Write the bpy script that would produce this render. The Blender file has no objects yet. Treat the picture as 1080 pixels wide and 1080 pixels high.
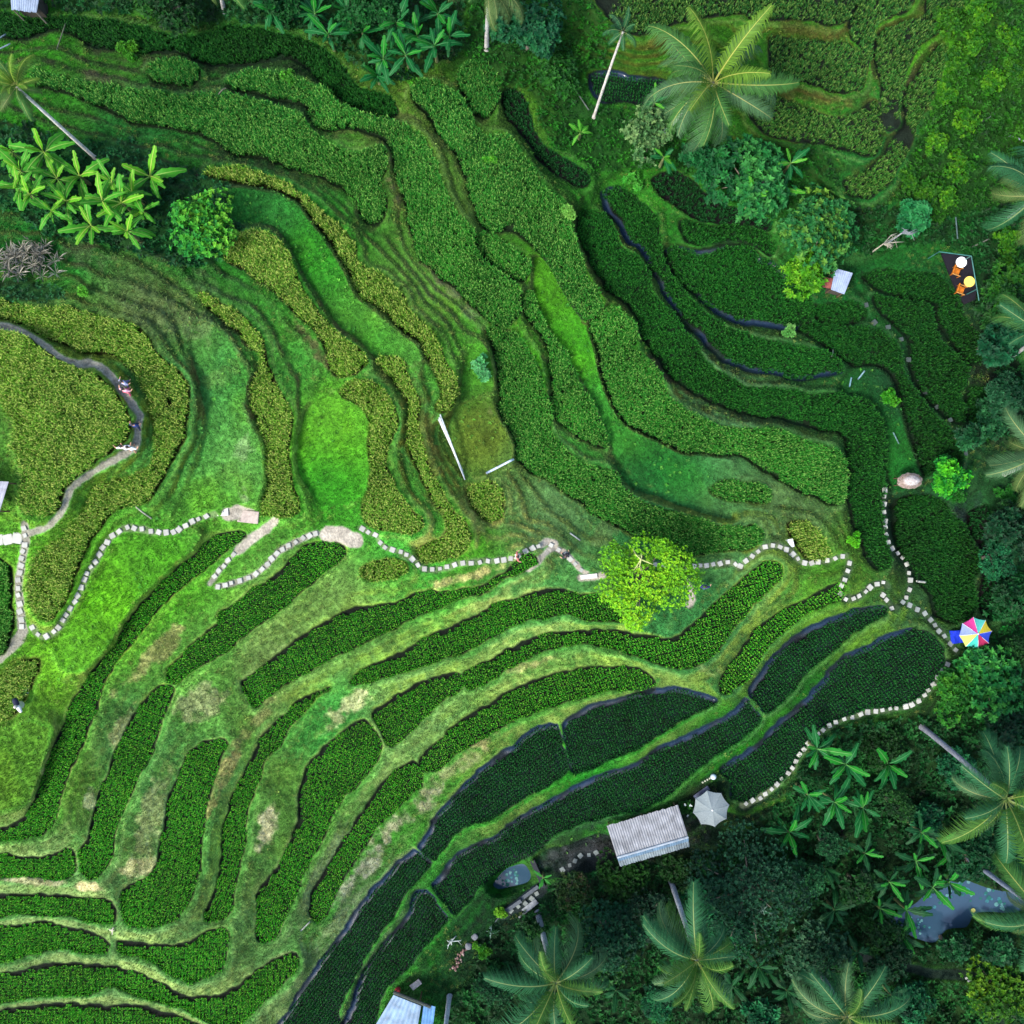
import bpy, bmesh, math, random
import numpy as np
from mathutils import Vector, Matrix

# ------------------------------------------------------------------ camera, sky, sun, exposure
scene = bpy.context.scene
R = math.radians
CAM_H = 90.0                      # drone height above the valley floor
PXM = 12.0                        # photo pixels per metre on the valley floor
cam_d = bpy.data.cameras.new("drone_camera")
cam_d.sensor_width = 36.0
cam_d.lens = 36.0                 # 90 m of ground across at 90 m
cam_d.clip_start = 0.5
cam_d.clip_end = 6000.0
cam = bpy.data.objects.new("drone_camera", cam_d)
cam.location = (0, 0, CAM_H)
scene.collection.objects.link(cam)
scene.camera = cam

SUN_EL, SUN_AZ = R(54), R(-128)    # azimuth clockwise from +Y (north)
world = bpy.data.worlds.new("World")
scene.world = world
world.use_nodes = True
wn = world.node_tree.nodes
bg = wn["Background"]
sky = wn.new("ShaderNodeTexSky")
sky.sky_type = 'NISHITA'
sky.sun_disc = False
sky.sun_elevation = SUN_EL
sky.sun_rotation = SUN_AZ
sky.air_density = 1.0
sky.dust_density = 2.5
sky.ozone_density = 1.0
world.node_tree.links.new(sky.outputs[0], bg.inputs[0])
bg.inputs[1].default_value = 0.15
sun_d = bpy.data.lights.new("sun", 'SUN')
sun_d.energy = 1.9
sun_d.angle = R(12)
sun_d.color = (1.0, 0.95, 0.86)
sun = bpy.data.objects.new("sun", sun_d)
sv = Vector((math.sin(SUN_AZ) * math.cos(SUN_EL), math.cos(SUN_AZ) * math.cos(SUN_EL), math.sin(SUN_EL)))
sun.rotation_euler = sv.to_track_quat('Z', 'Y').to_euler()
scene.collection.objects.link(sun)
scene.view_settings.view_transform = 'Standard'
scene.view_settings.look = 'None'
scene.view_settings.exposure = 1.6
scene.view_settings.gamma = 1.0
scene.cycles.max_bounces = 5
scene.cycles.diffuse_bounces = 2
scene.cycles.glossy_bounces = 2
scene.cycles.transmission_bounces = 2
scene.cycles.caustics_reflective = False
scene.cycles.caustics_refractive = False
scene.cycles.use_adaptive_sampling = True

ALB = 0.60                        # photo brightness -> surface albedo
rng = np.random.default_rng(11)
random.seed(5)


def lin(c):
    c = np.asarray(c, dtype=np.float64) / 255.0
    return np.where(c <= 0.04045, c / 12.92, ((c + 0.055) / 1.055) ** 2.4)


def alb(c):
    return lin(c) * ALB


# ------------------------------------------------------------------ generic helpers
COL = scene.collection


def tag(o, label=None, cat=None, group=None, kind=None):
    if label: o["label"] = label
    if cat: o["category"] = cat
    if group: o["group"] = group
    if kind: o["kind"] = kind
    return o


def empty(name, loc=(0, 0, 0), rz=0.0, sc=1.0):
    o = bpy.data.objects.new(name, None)
    o.empty_display_size = 0.2
    o.location = loc
    o.rotation_euler = (0, 0, rz)
    o.scale = (sc, sc, sc)
    COL.objects.link(o)
    return o


def mesh_np(name, co, faces, mat, col=None, smooth=False, nside=None):
    """co (n,3), faces (m,k) int array with k constant -> mesh data."""
    me = bpy.data.meshes.new(name)
    co = np.ascontiguousarray(co, dtype=np.float32)
    faces = np.ascontiguousarray(faces, dtype=np.int32)
    n, m, k = len(co), len(faces), faces.shape[1]
    me.vertices.add(n)
    me.vertices.foreach_set("co", co.ravel())
    me.loops.add(m * k)
    me.loops.foreach_set("vertex_index", faces.ravel())
    me.polygons.add(m)
    me.polygons.foreach_set("loop_start", np.arange(0, m * k, k, dtype=np.int32))
    if smooth:
        me.polygons.foreach_set("use_smooth", np.ones(m, dtype=bool))
    if col is not None:
        a = me.color_attributes.new("Col", 'FLOAT_COLOR', 'POINT')
        c4 = np.ones((n, 4), dtype=np.float32)
        c4[:, :3] = col
        a.data.foreach_set("color", c4.ravel())
    me.update(calc_edges=True)
    if mat is not None:
        me.materials.append(mat)
    return me


def put(name, me, parent=None, loc=None, rot=None, sc=None):
    o = bpy.data.objects.new(name, me)
    COL.objects.link(o)
    if parent is not None:
        o.parent = parent
    if loc is not None: o.location = loc
    if rot is not None: o.rotation_euler = rot
    if sc is not None: o.scale = (sc, sc, sc) if np.isscalar(sc) else sc
    return o


class MB:
    """Collects quads and triangles (as quads with a colour per vertex) into one mesh."""

    def __init__(self):
        self.v, self.f, self.c = [], [], []

    def add(self, verts, faces, col=(1, 1, 1)):
        b = len(self.v)
        self.v.extend([tuple(p) for p in verts])
        self.f.extend([tuple(i + b for i in f) for f in faces])
        if np.ndim(col) == 1:
            self.c.extend([tuple(col)] * len(verts))
        else:
            self.c.extend([tuple(c) for c in col])

    def box(self, c, s, rz=0.0, col=(1, 1, 1), mat=None):
        x, y, z = s[0] / 2, s[1] / 2, s[2] / 2
        p = [Vector((a * x, b * y, d * z)) for d in (-1, 1) for b in (-1, 1) for a in (-1, 1)]
        m = mat if mat is not None else Matrix.Rotation(rz, 3, 'Z')
        p = [m @ q + Vector(c) for q in p]
        self.add(p, [(0, 2, 3, 1), (4, 5, 7, 6), (0, 1, 5, 4), (2, 6, 7, 3), (0, 4, 6, 2), (1, 3, 7, 5)], col)

    def tube(self, pts, rad, n=8, col=(1, 1, 1), caps=True, cols=None):
        pts = [Vector(p) for p in pts]
        vs, fs, cs = [], [], []
        ref = Vector((0.31, 0.77, 0.55))
        for i, p in enumerate(pts):
            d = (pts[min(i + 1, len(pts) - 1)] - pts[max(i - 1, 0)]).normalized()
            a = d.cross(ref)
            if a.length < 1e-3: a = d.cross(Vector((1, 0, 0)))
            a.normalize()
            b = d.cross(a)
            r = rad[i] if not np.isscalar(rad) else rad
            for k in range(n):
                t = 2 * math.pi * k / n
                vs.append(p + a * (r * math.cos(t)) + b * (r * math.sin(t)))
                cs.append(col if cols is None else cols[i])
        for i in range(len(pts) - 1):
            for k in range(n):
                k2 = (k + 1) % n
                fs.append((i * n + k, i * n + k2, (i + 1) * n + k2, (i + 1) * n + k))
        if caps:
            fs.append(tuple(range(n)))
            fs.append(tuple((len(pts) - 1) * n + k for k in range(n)))
        self.add(vs, fs, cs)

    def disc(self, c, r, h, n=16, col=(1, 1, 1)):
        c = Vector(c)
        vs = [c + Vector((r * math.cos(2 * math.pi * k / n), r * math.sin(2 * math.pi * k / n), z)) for z in (0, h) for k in range(n)]
        fs = [tuple(reversed(range(n))), tuple(range(n, 2 * n))] + [(k, (k + 1) % n, n + (k + 1) % n, n + k) for k in range(n)]
        self.add(vs, fs, col)

    def mesh(self, name, mat, smooth=False):
        me = bpy.data.meshes.new(name)
        me.from_pydata(self.v, [], self.f)
        a = me.color_attributes.new("Col", 'FLOAT_COLOR', 'POINT')
        c4 = np.ones((len(self.v), 4), dtype=np.float32)
        if self.v:
            c4[:, :3] = np.asarray(self.c, dtype=np.float32)
            a.data.foreach_set("color", c4.ravel())
        if smooth:
            me.polygons.foreach_set("use_smooth", np.ones(len(me.polygons), dtype=bool))
        me.materials.append(mat)
        me.update()
        return me

    def build(self, name, mat, parent=None, smooth=False, loc=None, rot=None):
        return put(name, self.mesh(name, mat, smooth), parent, loc, rot)


def new_mat(name):
    m = bpy.data.materials.new(name)
    m.use_nodes = True
    nt = m.node_tree
    return m, nt, nt.nodes["Principled BSDF"], nt.nodes, nt.links


def col_mat(name, rough=0.6, spec=0.3, noise=None, amount=0.35, transl=0.0, bump=0.0, bump_scale=40.0):
    """Colour from the mesh's own colour attribute, broken up by noise."""
    m, nt, bs, N, L = new_mat(name)
    at = N.new("ShaderNodeAttribute")
    at.attribute_name = "Col"
    src = at.outputs["Color"]
    if noise:
        tc = N.new("ShaderNodeTexCoord")
        tx = N.new("ShaderNodeTexNoise")
        tx.inputs["Scale"].default_value = noise
        tx.inputs["Detail"].default_value = 4
        L.new(tc.outputs["Object"], tx.inputs["Vector"])
        mr = N.new("ShaderNodeMapRange")
        mr.inputs[1].default_value, mr.inputs[2].default_value = 0.3, 0.7
        mr.inputs[3].default_value, mr.inputs[4].default_value = 1 - amount, 1 + amount
        L.new(tx.outputs[0], mr.inputs[0])
        vm = N.new("ShaderNodeVectorMath")
        vm.operation = 'SCALE'
        L.new(src, vm.inputs[0])
        L.new(mr.outputs[0], vm.inputs[3])
        src = vm.outputs[0]
        if bump:
            bp = N.new("ShaderNodeBump")
            bp.inputs["Strength"].default_value = bump
            bp.inputs["Distance"].default_value = 0.05
            t2 = N.new("ShaderNodeTexNoise")
            t2.inputs["Scale"].default_value = bump_scale
            L.new(tc.outputs["Object"], t2.inputs["Vector"])
            L.new(t2.outputs[0], bp.inputs["Height"])
            L.new(bp.outputs[0], bs.inputs["Normal"])
    L.new(src, bs.inputs["Base Color"])
    bs.inputs["Roughness"].default_value = rough
    bs.inputs["Specular IOR Level"].default_value = spec
    if transl:
        tr = N.new("ShaderNodeBsdfTranslucent")
        L.new(src, tr.inputs["Color"])
        mx = N.new("ShaderNodeMixShader")
        mx.inputs[0].default_value = transl
        out = N["Material Output"]
        L.new(bs.outputs[0], mx.inputs[1])
        L.new(tr.outputs[0], mx.inputs[2])
        L.new(mx.outputs[0], out.inputs[0])
    return m


M_LEAF = col_mat("leaf_green", 0.6, 0.16, transl=0.25)
M_RICE = col_mat("rice_blades", 0.65, 0.15, transl=0.2)
M_GRASS = col_mat("grass_blades", 0.7, 0.2, transl=0.15)
M_WOOD = col_mat("wood_and_bark", 0.85, 0.2, noise=6.0, amount=0.35, bump=0.5)
M_STONE = col_mat("cast_stone", 0.85, 0.3, noise=5.0, amount=0.22, bump=0.4, bump_scale=30)
M_CLOTH = col_mat("woven_cloth", 0.8, 0.2, noise=9.0, amount=0.12)
M_METAL = col_mat("painted_sheet_metal", 0.55, 0.35, noise=1.7, amount=0.30, bump=0.15)
M_THATCH = col_mat("weathered_thatch", 0.95, 0.1, noise=7.0, amount=0.4, bump=0.9, bump_scale=60)

# ------------------------------------------------------------------ tracing helpers
TILE = {'A': (0, 0), 'B': (540, 0), 'C': (0, 540), 'D': (540, 540), 'E': (270, 270)}


def PX(s):
    out, o = [], (0, 0)
    for t in s.split():
        if t in TILE:
            o = TILE[t]
        else:
            a, b = t.split(',')
            out.append((o[0] + float(a) * 0.5, o[1] + float(b) * 0.5))
    return out


def smooth_poly(p, k=3, closed=True):
    p = np.array(p, dtype=np.float64)
    n = len(p)
    out = []
    rngi = range(n) if closed else range(n - 1)
    for i in rngi:
        if closed:
            a, b, c, d = p[(i - 1) % n], p[i], p[(i + 1) % n], p[(i + 2) % n]
        else:
            a, b, c, d = p[max(i - 1, 0)], p[i], p[i + 1], p[min(i + 2, n - 1)]
        for j in range(k):
            t = j / k
            out.append(0.5 * ((2 * b) + (c - a) * t + (2 * a - 5 * b + 4 * c - d) * t * t + (3 * b - a - 3 * c + d) * t ** 3))
    if not closed:
        out.append(p[-1])
    return np.array(out)
# ------------------------------------------------------------------ rice plots: (crop, level in metres, outline, label)
# crops: M ripe olive, G mid green, D dark green, Y young rows, V young rows in water, T thin speckled, L short meadow, W dark water
PLOTS = [
 ('M', 15.2, "A -60,690 0,698 45,706 90,732 130,762 170,783 205,793 235,822 258,852 274,885 270,915 252,943 222,962 190,985 158,1008 138,1035 120,1075 83,1085 50,1060 55,1000 35,940 40,896 12,857 0,840 -60,840",
  "large olive stand of ripe rice inside the bend of the footpath with the three hikers"),
 ('M', 13.4, "A -60,632 0,635 40,650 100,655 150,652 200,668 245,680 285,690 310,715 325,745 355,768 380,790 396,815 396,850 388,890 390,920 375,950 360,980 345,1010 325,1045 300,1062 270,1068 240,1082 C 215,30 190,55 178,80 165,120 150,150 140,180 125,205 105,222 85,215 70,190 66,150 68,125 90,90 120,65 150,40 180,15 A 200,1040 225,1020 270,1010 300,995 318,985 330,950 330,910 325,875 318,850 310,820 290,790 270,765 245,748 200,742 160,735 110,715 60,690 0,665 -60,655",
  "ripe olive rice curving like a ring round the outside of the hikers' footpath"),
 ('M', 11.3, "A 425,618 445,628 470,642 500,660 530,690 555,715 560,740 565,775 580,810 600,845 615,880 612,915 605,940 610,980 615,1010 630,1050 636,1076 C 625,5 590,10 560,5 555,-5 A 560,1050 570,1010 565,960 560,925 545,890 530,850 530,820 545,795 550,770 550,745 525,730 505,700 480,680 455,660 430,640",
  "long narrow ripe rice strip ending just above the pale stone landing on the ridge path"),
 ('M', 10.2, "A 480,545 490,510 530,490 575,498 600,525 615,560 630,600 650,635 675,665 700,695 735,720 765,745 770,770 750,785 720,795 700,780 692,750 680,720 655,690 625,660 600,630 575,610 545,590 510,565",
  "club-shaped ripe rice strip with brown bare soil along its lower left side"),
 ('M', 8.6, "A 440,368 470,360 520,362 570,375 610,390 640,415 670,440 700,470 730,490 748,520 755,550 780,575 815,590 845,625 860,655 890,690 920,715 935,750 945,780 965,805 960,840 945,860 925,865 935,835 930,800 912,775 895,745 880,715 850,695 820,665 790,640 760,625 740,590 725,555 700,520 680,490 655,455 630,425 590,405 540,392 490,380",
  "thin yellowish rice strip running along the right edge of the bright green meadow"),
 ('M', 10.2, "E 180,285 200,265 235,265 265,280 285,310 295,345 285,380 275,410 275,440 285,470 300,500 320,525 345,550 350,570 325,585 290,580 250,570 225,545 225,520 240,490 245,450 240,410 240,370 235,340 215,318 190,305",
  "hook-shaped ripe rice strip on the right side of the round meadow above the ridge path"),
 ('M', 9.2, "E 262,225 280,212 305,220 315,245 335,285 345,310 340,345 345,380 355,420 365,450 385,490 405,525 430,555 445,585 440,615 410,635 370,645 345,635 340,615 370,605 400,590 405,570 395,545 375,515 355,480 340,445 325,405 322,370 325,340 320,310 300,275 280,250",
  "narrow snaking rice strip whose foot bends left above the ridge path stones"),
 ('M', 7.4, "E 450,485 490,480 515,495 522,525 520,550 495,558 470,545 450,515",
  "small squarish clump of rice at the lower end of the long bamboo poles"),
 ('G', 6.2, "A 490,170 540,155 600,165 650,180 690,200 720,225 770,245 830,262 870,275 900,305 920,340 930,380 945,420 960,450 985,480 1000,500 1010,530 1050,570 1080,600 E 545,60 555,80 560,110 545,140 520,150 500,140 470,115 440,85 420,65 390,50 360,15 A 885,540 870,500 860,460 850,420 840,380 835,340 825,310 800,295 760,280 720,275 680,275 650,250 645,225 600,215 550,200 500,190",
  "broad mid-green rice strip turning downhill between two grassy banks above the slope's centre"),
 ('G', 6.0, "E 490,160 520,155 550,165 575,195 590,230 600,260 610,300 620,330 615,370 640,400 680,430 720,445 760,455 770,480 800,510 840,530 880,540 920,550 970,570 1020,575 1050,570 1062,590 1045,615 1000,620 950,625 900,635 870,620 840,600 800,590 760,570 720,550 690,520 650,500 610,470 570,450 550,430 545,390 530,360 512,330 515,290 510,240 500,200",
  "wide green rice strip sweeping down to the ridge path behind the lime green tree"),
 ('D', 5.0, "A -60,20 0,25 60,45 110,40 200,45 300,60 400,80 480,60 560,68 620,80 680,105 720,140 735,168 760,188 800,198 830,218 835,240 800,250 760,230 720,210 690,185 650,150 610,125 560,130 500,140 430,135 380,112 320,115 260,105 190,95 130,62 60,85 0,80 -60,80",
  "dark green rice strip along the top edge below the tin roof and the banana grove"),
 ('G', 7.0, "A 70,150 110,160 160,175 220,185 280,195 340,200 400,208 470,205 530,215 590,230 640,250 660,285 700,310 740,325 780,320 805,305 815,330 810,360 800,390 815,420 810,460 790,475 765,460 755,430 740,410 710,390 680,375 640,365 600,355 560,335 510,330 480,315 440,290 400,280 350,270 290,265 240,240 190,215 130,195 80,180",
  "long wavy green rice strip passing above the leaning thin palm, ending bluntly"),
 ('G', 6.1, "A 320,140 360,132 410,140 420,160 400,180 350,178 320,165",
  "small isolated green rice patch beside bare brown soil near the top of the slope"),
 ('G', 5.1, "A 870,195 900,178 940,188 970,205 985,235 1000,270 1030,290 B -10,290 25,330 60,390 95,425 120,470 140,530 155,580 180,620 185,650 160,675 130,655 100,605 70,555 40,515 0,490 A 1040,490 1015,470 1000,435 985,390 970,345 945,305 915,265 885,230",
  "blue-green rice strip holding a small bright shrub in its upper part"),
 ('G', 4.3, "B 165,680 200,655 235,665 260,690 262,720 240,730 265,745 295,770 315,800 330,835 370,870 410,890 460,905 520,910 560,905 600,925 640,940 690,955 700,990 700,1030 690,1060 660,1055 620,1040 580,1020 540,1000 500,970 460,960 410,955 360,955 310,930 270,910 220,880 200,830 185,780 180,730",
  "broad green rice strip with a blunt square end below the curved dark strips"),
 ('G', 5.3, "A 1005,500 1040,500 1070,520 B 20,540 40,560 30,590 5,590 A 1060,575 1030,560 1010,540",
  "short lone rice patch at the head of the bright weedy gully"),
 ('G', 5.2, "E 555,90 580,80 590,110 610,150 630,185 650,200 665,240 690,280 715,320 725,350 740,385 735,405 700,395 665,370 640,345 625,310 625,270 620,220 610,180 590,150 565,120",
  "slender tapering rice strip on the left bank of the bright weedy gully"),
 ('G', 4.6, "B 415,1035 450,1018 500,1020 545,1035 540,1060 500,1055 450,1052",
  "little green rice patch at the lower right end of the flat short meadow"),
 ('M', 5.2, "D 580,25 620,25 650,50 670,80 660,100 630,98 605,75",
  "tiny yellow-green rice patch beside the ridge path near its hairpin bend"),
 ('D', 3.2, "B 140,455 165,445 195,455 215,480 230,520 260,540 290,575 290,610 310,640 340,660 355,690 390,730 400,755 440,790 500,820 560,820 620,835 680,830 720,830 750,850 775,890 785,930 785,980 780,1040 780,1090 D 785,60 795,110 780,120 760,110 740,80 725,50 715,10 B 715,1080 705,1030 705,980 700,930 680,910 640,905 590,890 540,880 480,870 420,850 380,830 340,800 310,760 280,720 265,680 240,640 200,610 180,580 160,540 140,500",
  "very long dark green rice strip bending down to the path below the thatched sunshade"),
 ('D', 2.3, "B 190,405 230,400 270,430 300,460 310,510 320,550 345,590 375,630 410,660 450,690 500,710 560,725 620,735 665,745 690,765 690,785 650,790 600,800 540,790 480,775 430,750 400,715 360,680 330,640 310,600 290,570 270,530 240,510 225,480 200,450",
  "dark rice strip between two blue water channels"),
 ('D', 1.5, "B 320,530 350,520 400,525 450,515 500,518 530,545 560,560 590,600 625,630 635,660 620,685 580,695 530,690 470,680 420,655 380,620 345,585 325,560",
  "wide dark rice paddy left of the small tin-roofed shed, blue water along its lower edge"),
 ('D', 1.9, "B 350,465 380,470 430,480 490,478 530,490 550,515 545,540 525,530 490,510 440,510 390,520 360,500",
  "small dark crescent of rice above the wide paddy beside the big leafy trees"),
 ('B', 2.2, "B 300,375 350,365 400,400 450,435 510,450 545,465 540,485 490,470 430,470 380,460 340,430 305,400",
  "shaded black-green strip of rice under the trees beside the largest coconut palm"),
 ('D', 1.6, "B 600,690 650,680 720,690 770,700 805,725 818,760 835,810 868,850 900,890 935,920 948,950 940,985 900,990 870,1000 850,960 830,920 815,880 800,840 795,800 770,775 720,770 680,745 640,715",
  "bent dark rice strip followed by faint stepping stones above the round bright tree"),
 ('D', 1.0, "B 760,625 810,635 850,640 880,645 885,680 900,720 935,750 960,775 955,800 940,830 950,860 945,890 920,880 880,850 855,815 840,770 835,720 815,690 780,660",
  "dark rice strip below the cafe deck with a pointed right edge"),
 ('D', 0.6, "B 740,585 790,570 850,575 900,580 930,620 945,660 970,700 1000,720 1000,750 970,765 945,745 920,715 895,680 890,645 860,635 810,625 770,610",
  "dark rice strip directly under the cafe deck, right of the tin-roofed shed"),
 ('D', 1.3, "B 640,645 700,640 740,650 740,670 700,690 660,690 640,670",
  "small dark rice patch just below the tin-roofed shed"),
 ('D', 1.0, "B 800,1065 840,1045 900,1050 D 920,0 950,25 965,60 985,90 985,120 970,150 980,190 960,225 920,230 890,215 880,180 860,150 830,110 810,70 800,30 800,0",
  "large dark oval rice field between the stone path and the rainbow parasol"),
 ('B', 0.5, "D 960,10 1000,-10 1040,20 1050,80 1045,150 1030,210 1000,225 985,200 985,160 995,120 990,80 970,50",
  "shaded rice patch on the right of the large oval field"),
 ('D', 0.5, "B 960,825 1000,825 1025,860 1025,900 1000,930 970,915 960,880",
  "small shaded rice patch beside the palm fronds at the right edge"),
 ('T', 5.5, "B 170,-40 350,-40 500,-40 720,-40 735,0 715,30 700,45 660,50 620,42 560,40 510,40 490,25 450,30 400,40 350,45 320,60 270,75 230,65 200,30",
  "speckled rice field at the top edge behind the largest coconut palm"),
 ('T', 4.5, "B 545,85 600,80 650,90 700,95 735,110 745,140 740,180 720,190 680,195 640,180 600,170 560,185 545,150",
  "speckled rice plot between two brown banks right of the largest coconut palm"),
 ('T', 3.6, "B 510,215 560,205 620,230 680,245 730,235 760,215 780,240 775,290 765,325 720,320 660,305 600,295 540,280 505,250",
  "speckled rice plot just above the big leafy trees, below the lower brown bank"),
 ('T', 4.8, "B 740,-40 810,-40 850,-40 840,15 790,40 765,65 755,110 750,140 735,100 715,70 715,40",
  "narrow upright rice wedge running off the top edge"),
 ('T', 4.1, "B 775,70 820,50 870,30 880,-40 960,-40 930,40 890,70 860,95 840,130 825,170 815,220 820,260 790,270 775,230 780,190 770,150 765,110",
  "tall curved rice plot left of the bank that borders the bright bushes"),
 ('T', 3.2, "B 880,120 910,100 905,150 890,190 870,230 850,270 835,310 815,350 790,390 750,415 710,410 700,380 740,365 780,335 800,300 825,270 825,220 840,180 860,140",
  "slim curved rice plot beside the bright bushes in the upper right"),
 ('V', 3.0, "B 165,160 200,150 260,160 320,170 330,200 290,220 240,215 190,215 170,190",
  "dark wet rice plot between the thin palm and the largest coconut palm"),
 ('G', 4.5, "A 970,150 1010,140 1040,150 1050,190 1040,230 1020,250 990,220 975,190",
  "small rounded rice plot below the palm trunk at the top edge"),
 ('B', 3.5, "A 1062,200 1075,185 B 20,200 40,240 50,280 80,320 120,340 160,370 150,395 110,380 70,350 40,310 10,270 A 1070,245",
  "dark rice strip in the hollow left of the thin palm, above the bright shrubs"),
 ('Y', 11.2, "C 440,65 475,45 515,45 500,65 470,85 440,110 400,145 360,180 320,220 290,260 255,300 230,340 210,380 200,420 190,460 170,500 150,540 135,580 125,620 120,650 90,680 40,690 -60,690 -60,665 0,665 40,650 70,620 85,580 95,540 110,500 130,460 145,420 165,380 185,345 210,315 240,285 260,245 290,205 320,170 360,135 400,100",
  "uppermost long strip of young rice below the bright lawn, sweeping to the left edge"),
 ('Y', 10.1, "C 640,75 680,65 725,75 725,95 700,115 660,145 620,180 580,210 540,245 500,275 470,300 430,320 400,340 365,362 350,345 370,315 400,285 430,260 460,235 465,215 500,190 540,160 580,135 610,105",
  "young rice strip starting under the pinkish bare landing of the ridge path"),
 ('Y', 10.0, "C 345,366 368,374 360,400 345,430 330,470 320,510 300,545 285,580 265,620 250,660 240,700 230,740 200,770 175,760 170,735 165,715 185,690 195,650 205,615 215,580 230,545 245,510 260,475 275,440 300,400",
  "steep young rice strip with straw-coloured banks on both sides at the lower left"),
 ('Y', 9.9, "C -60,715 0,718 60,728 110,722 150,710 160,740 155,765 130,775 80,765 40,770 0,770 -60,772",
  "short young rice strip at the left edge above the pale straw bank"),
 ('Y', 9.0, "C 510,365 520,350 560,320 600,285 640,260 690,230 740,205 800,200 860,180 920,165 1000,160 1050,140 D 15,100 40,90 50,105 20,125 -20,140 C 1030,165 980,180 930,200 880,220 830,245 780,270 740,290 700,310 660,330 620,350 580,380 545,405 530,400",
  "long young rice strip right below the ridge path, ending at the junction with two walkers"),
 ('Y', 7.9, "E 200,895 240,865 300,840 350,810 400,785 450,765 500,740 550,720 600,705 650,705 700,715 740,720 765,740 775,765 740,770 700,770 660,755 620,760 580,765 530,785 480,810 430,835 380,855 330,870 280,885 230,900 205,905",
  "young rice strip running in under the lime green tree"),
 ('Y', 6.9, "E 440,885 480,858 530,830 580,808 640,795 700,788 760,790 820,800 870,808 895,800 D 385,235 430,190 470,155 510,120 540,105 565,115 560,140 530,170 490,215 465,250 440,285 410,312 370,328 330,325 290,312 250,298 200,285 150,278 90,285 40,300 0,325 E 500,890 460,910 445,905",
  "S-curved young rice strip passing below the lime green tree and up to the path"),
 ('Y', 6.9, "E 245,965 270,945 310,920 360,895 410,880 430,885 435,905 415,925 380,950 350,975 320,1005 285,1033 270,1010 255,985",
  "spearhead-shaped young rice plot with straight rows beside the cross bund"),
 ('Y', 5.8, "E 350,1060 380,1030 420,990 460,960 510,930 560,905 620,885 680,870 740,865 800,870 830,885 840,905 800,915 750,915 700,925 650,940 600,955 550,975 500,1000 450,1030 410,1060 380,1085 350,1080",
  "tapering blue-green rice strip below the S-curved one, with a straw bank under it"),
 ('V', 4.5, "D 112,438 150,417 220,395 300,373 350,372 400,385 432,397 400,415 370,430 330,452 290,480 250,503 200,525 150,545 130,548 118,500 105,460",
  "flooded young rice plot right of the short water gap, upper of the two beside it"),
 ('V', 4.5, "D 95,448 108,500 118,540 90,565 50,590 0,620 C 1040,645 1000,655 960,678 930,712 915,735 880,710 890,690 920,640 960,592 1000,552 1040,520 1080,492 D 40,462",
  "flooded young rice plot left of the short water gap, below the long straw bank"),
 ('Y', 5.6, "D 690,145 700,165 690,185 650,200 610,222 570,255 540,288 520,318 500,345 475,370 450,385 435,370 445,340 470,308 490,278 520,245 560,215 600,195 640,170",
  "young rice strip curving down from the hairpin of the stone path"),
 ('V', 3.3, "D 500,378 515,355 545,310 590,268 640,238 700,215 755,197 785,200 780,222 740,242 700,270 660,300 620,338 590,378 560,408 535,425 515,400",
  "flooded dark rice plot below the path junction, right of the blue cross channel"),
 ('V', 3.2, "D 490,392 510,412 525,435 500,465 460,492 420,518 380,548 350,578 310,606 270,625 220,638 160,650 110,668 70,695 30,725 0,742 C 1040,765 1010,795 985,825 960,850 940,825 915,790 920,775 950,740 975,712 1005,695 1045,685 D -10,660 50,623 130,580 200,553 260,533 310,498 370,473 430,443 470,412",
  "long flooded dark rice strip directly above the corrugated hut roof"),
 ('V', 3.1, "C 880,800 900,800 930,835 945,860 920,890 890,920 860,960 830,990 800,1030 780,1100 715,1100 740,1040 755,990 780,950 810,910 845,870 865,835",
  "flooded dark rice plot left of the garden with the bare white branch"),
 ('V', 4.3, "C 870,712 890,722 912,740 885,772 855,800 835,840 800,890 770,940 745,990 720,1040 700,1100 580,1100 610,1045 640,1000 665,965 695,925 720,890 750,842 790,792 830,750",
  "flooded rice strip along the foot of the long straw bank, running off the bottom edge"),
 ('V', 2.0, "D 865,248 895,270 910,300 900,330 880,365 850,395 810,408 760,412 710,425 660,450 630,470 615,500 590,540 560,570 520,590 490,605 465,600 460,570 440,545 460,525 500,500 540,465 570,435 600,410 630,380 655,350 690,315 730,290 780,265 820,252",
  "largest dark flooded paddy, framed by the curving white stepping stones"),
 ('Y', 7.9, "C 695,372 660,395 640,420 610,450 590,490 560,520 545,560 530,600 520,640 515,690 505,740 495,790 490,830 470,855 440,860 435,840 450,800 465,750 470,700 475,660 485,620 500,580 520,540 540,500 560,465 600,430 640,395",
  "long thin young rice strip between a brown-grey bank and a pale green bund"),
 ('Y', 8.9, "C 420,490 450,480 480,485 470,520 455,555 445,590 435,630 428,680 425,730 415,780 395,830 370,860 330,875 290,875 262,860 258,825 265,795 300,775 330,745 340,700 345,650 355,610 370,570 390,530",
  "boot-shaped young rice plot widening at its lower end above the bund with a white twig"),
 ('Y', 6.9, "C 760,440 785,455 800,490 800,515 780,545 750,580 720,610 700,640 680,690 655,730 635,770 620,810 605,850 590,885 560,905 540,900 545,850 545,810 565,775 590,740 610,700 625,660 630,610 635,570 655,530 690,495 725,465",
  "young rice plot with clear planting rows and dark water along its left edge"),
 ('Y', 5.9, "C 840,540 870,528 890,550 888,575 860,600 830,630 800,660 770,700 745,740 720,780 700,820 685,855 665,862 655,840 665,790 690,750 715,710 740,670 760,635 790,595 820,560",
  "slim club-shaped young rice plot in straight rows left of the long straw bank"),
 ('Y', 8.9, "C -60,805 40,805 100,808 160,812 220,818 240,835 240,865 200,862 150,852 100,848 50,845 0,855 -60,862",
  "young rice strip at the left edge under the pale straw bank"),
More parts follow.
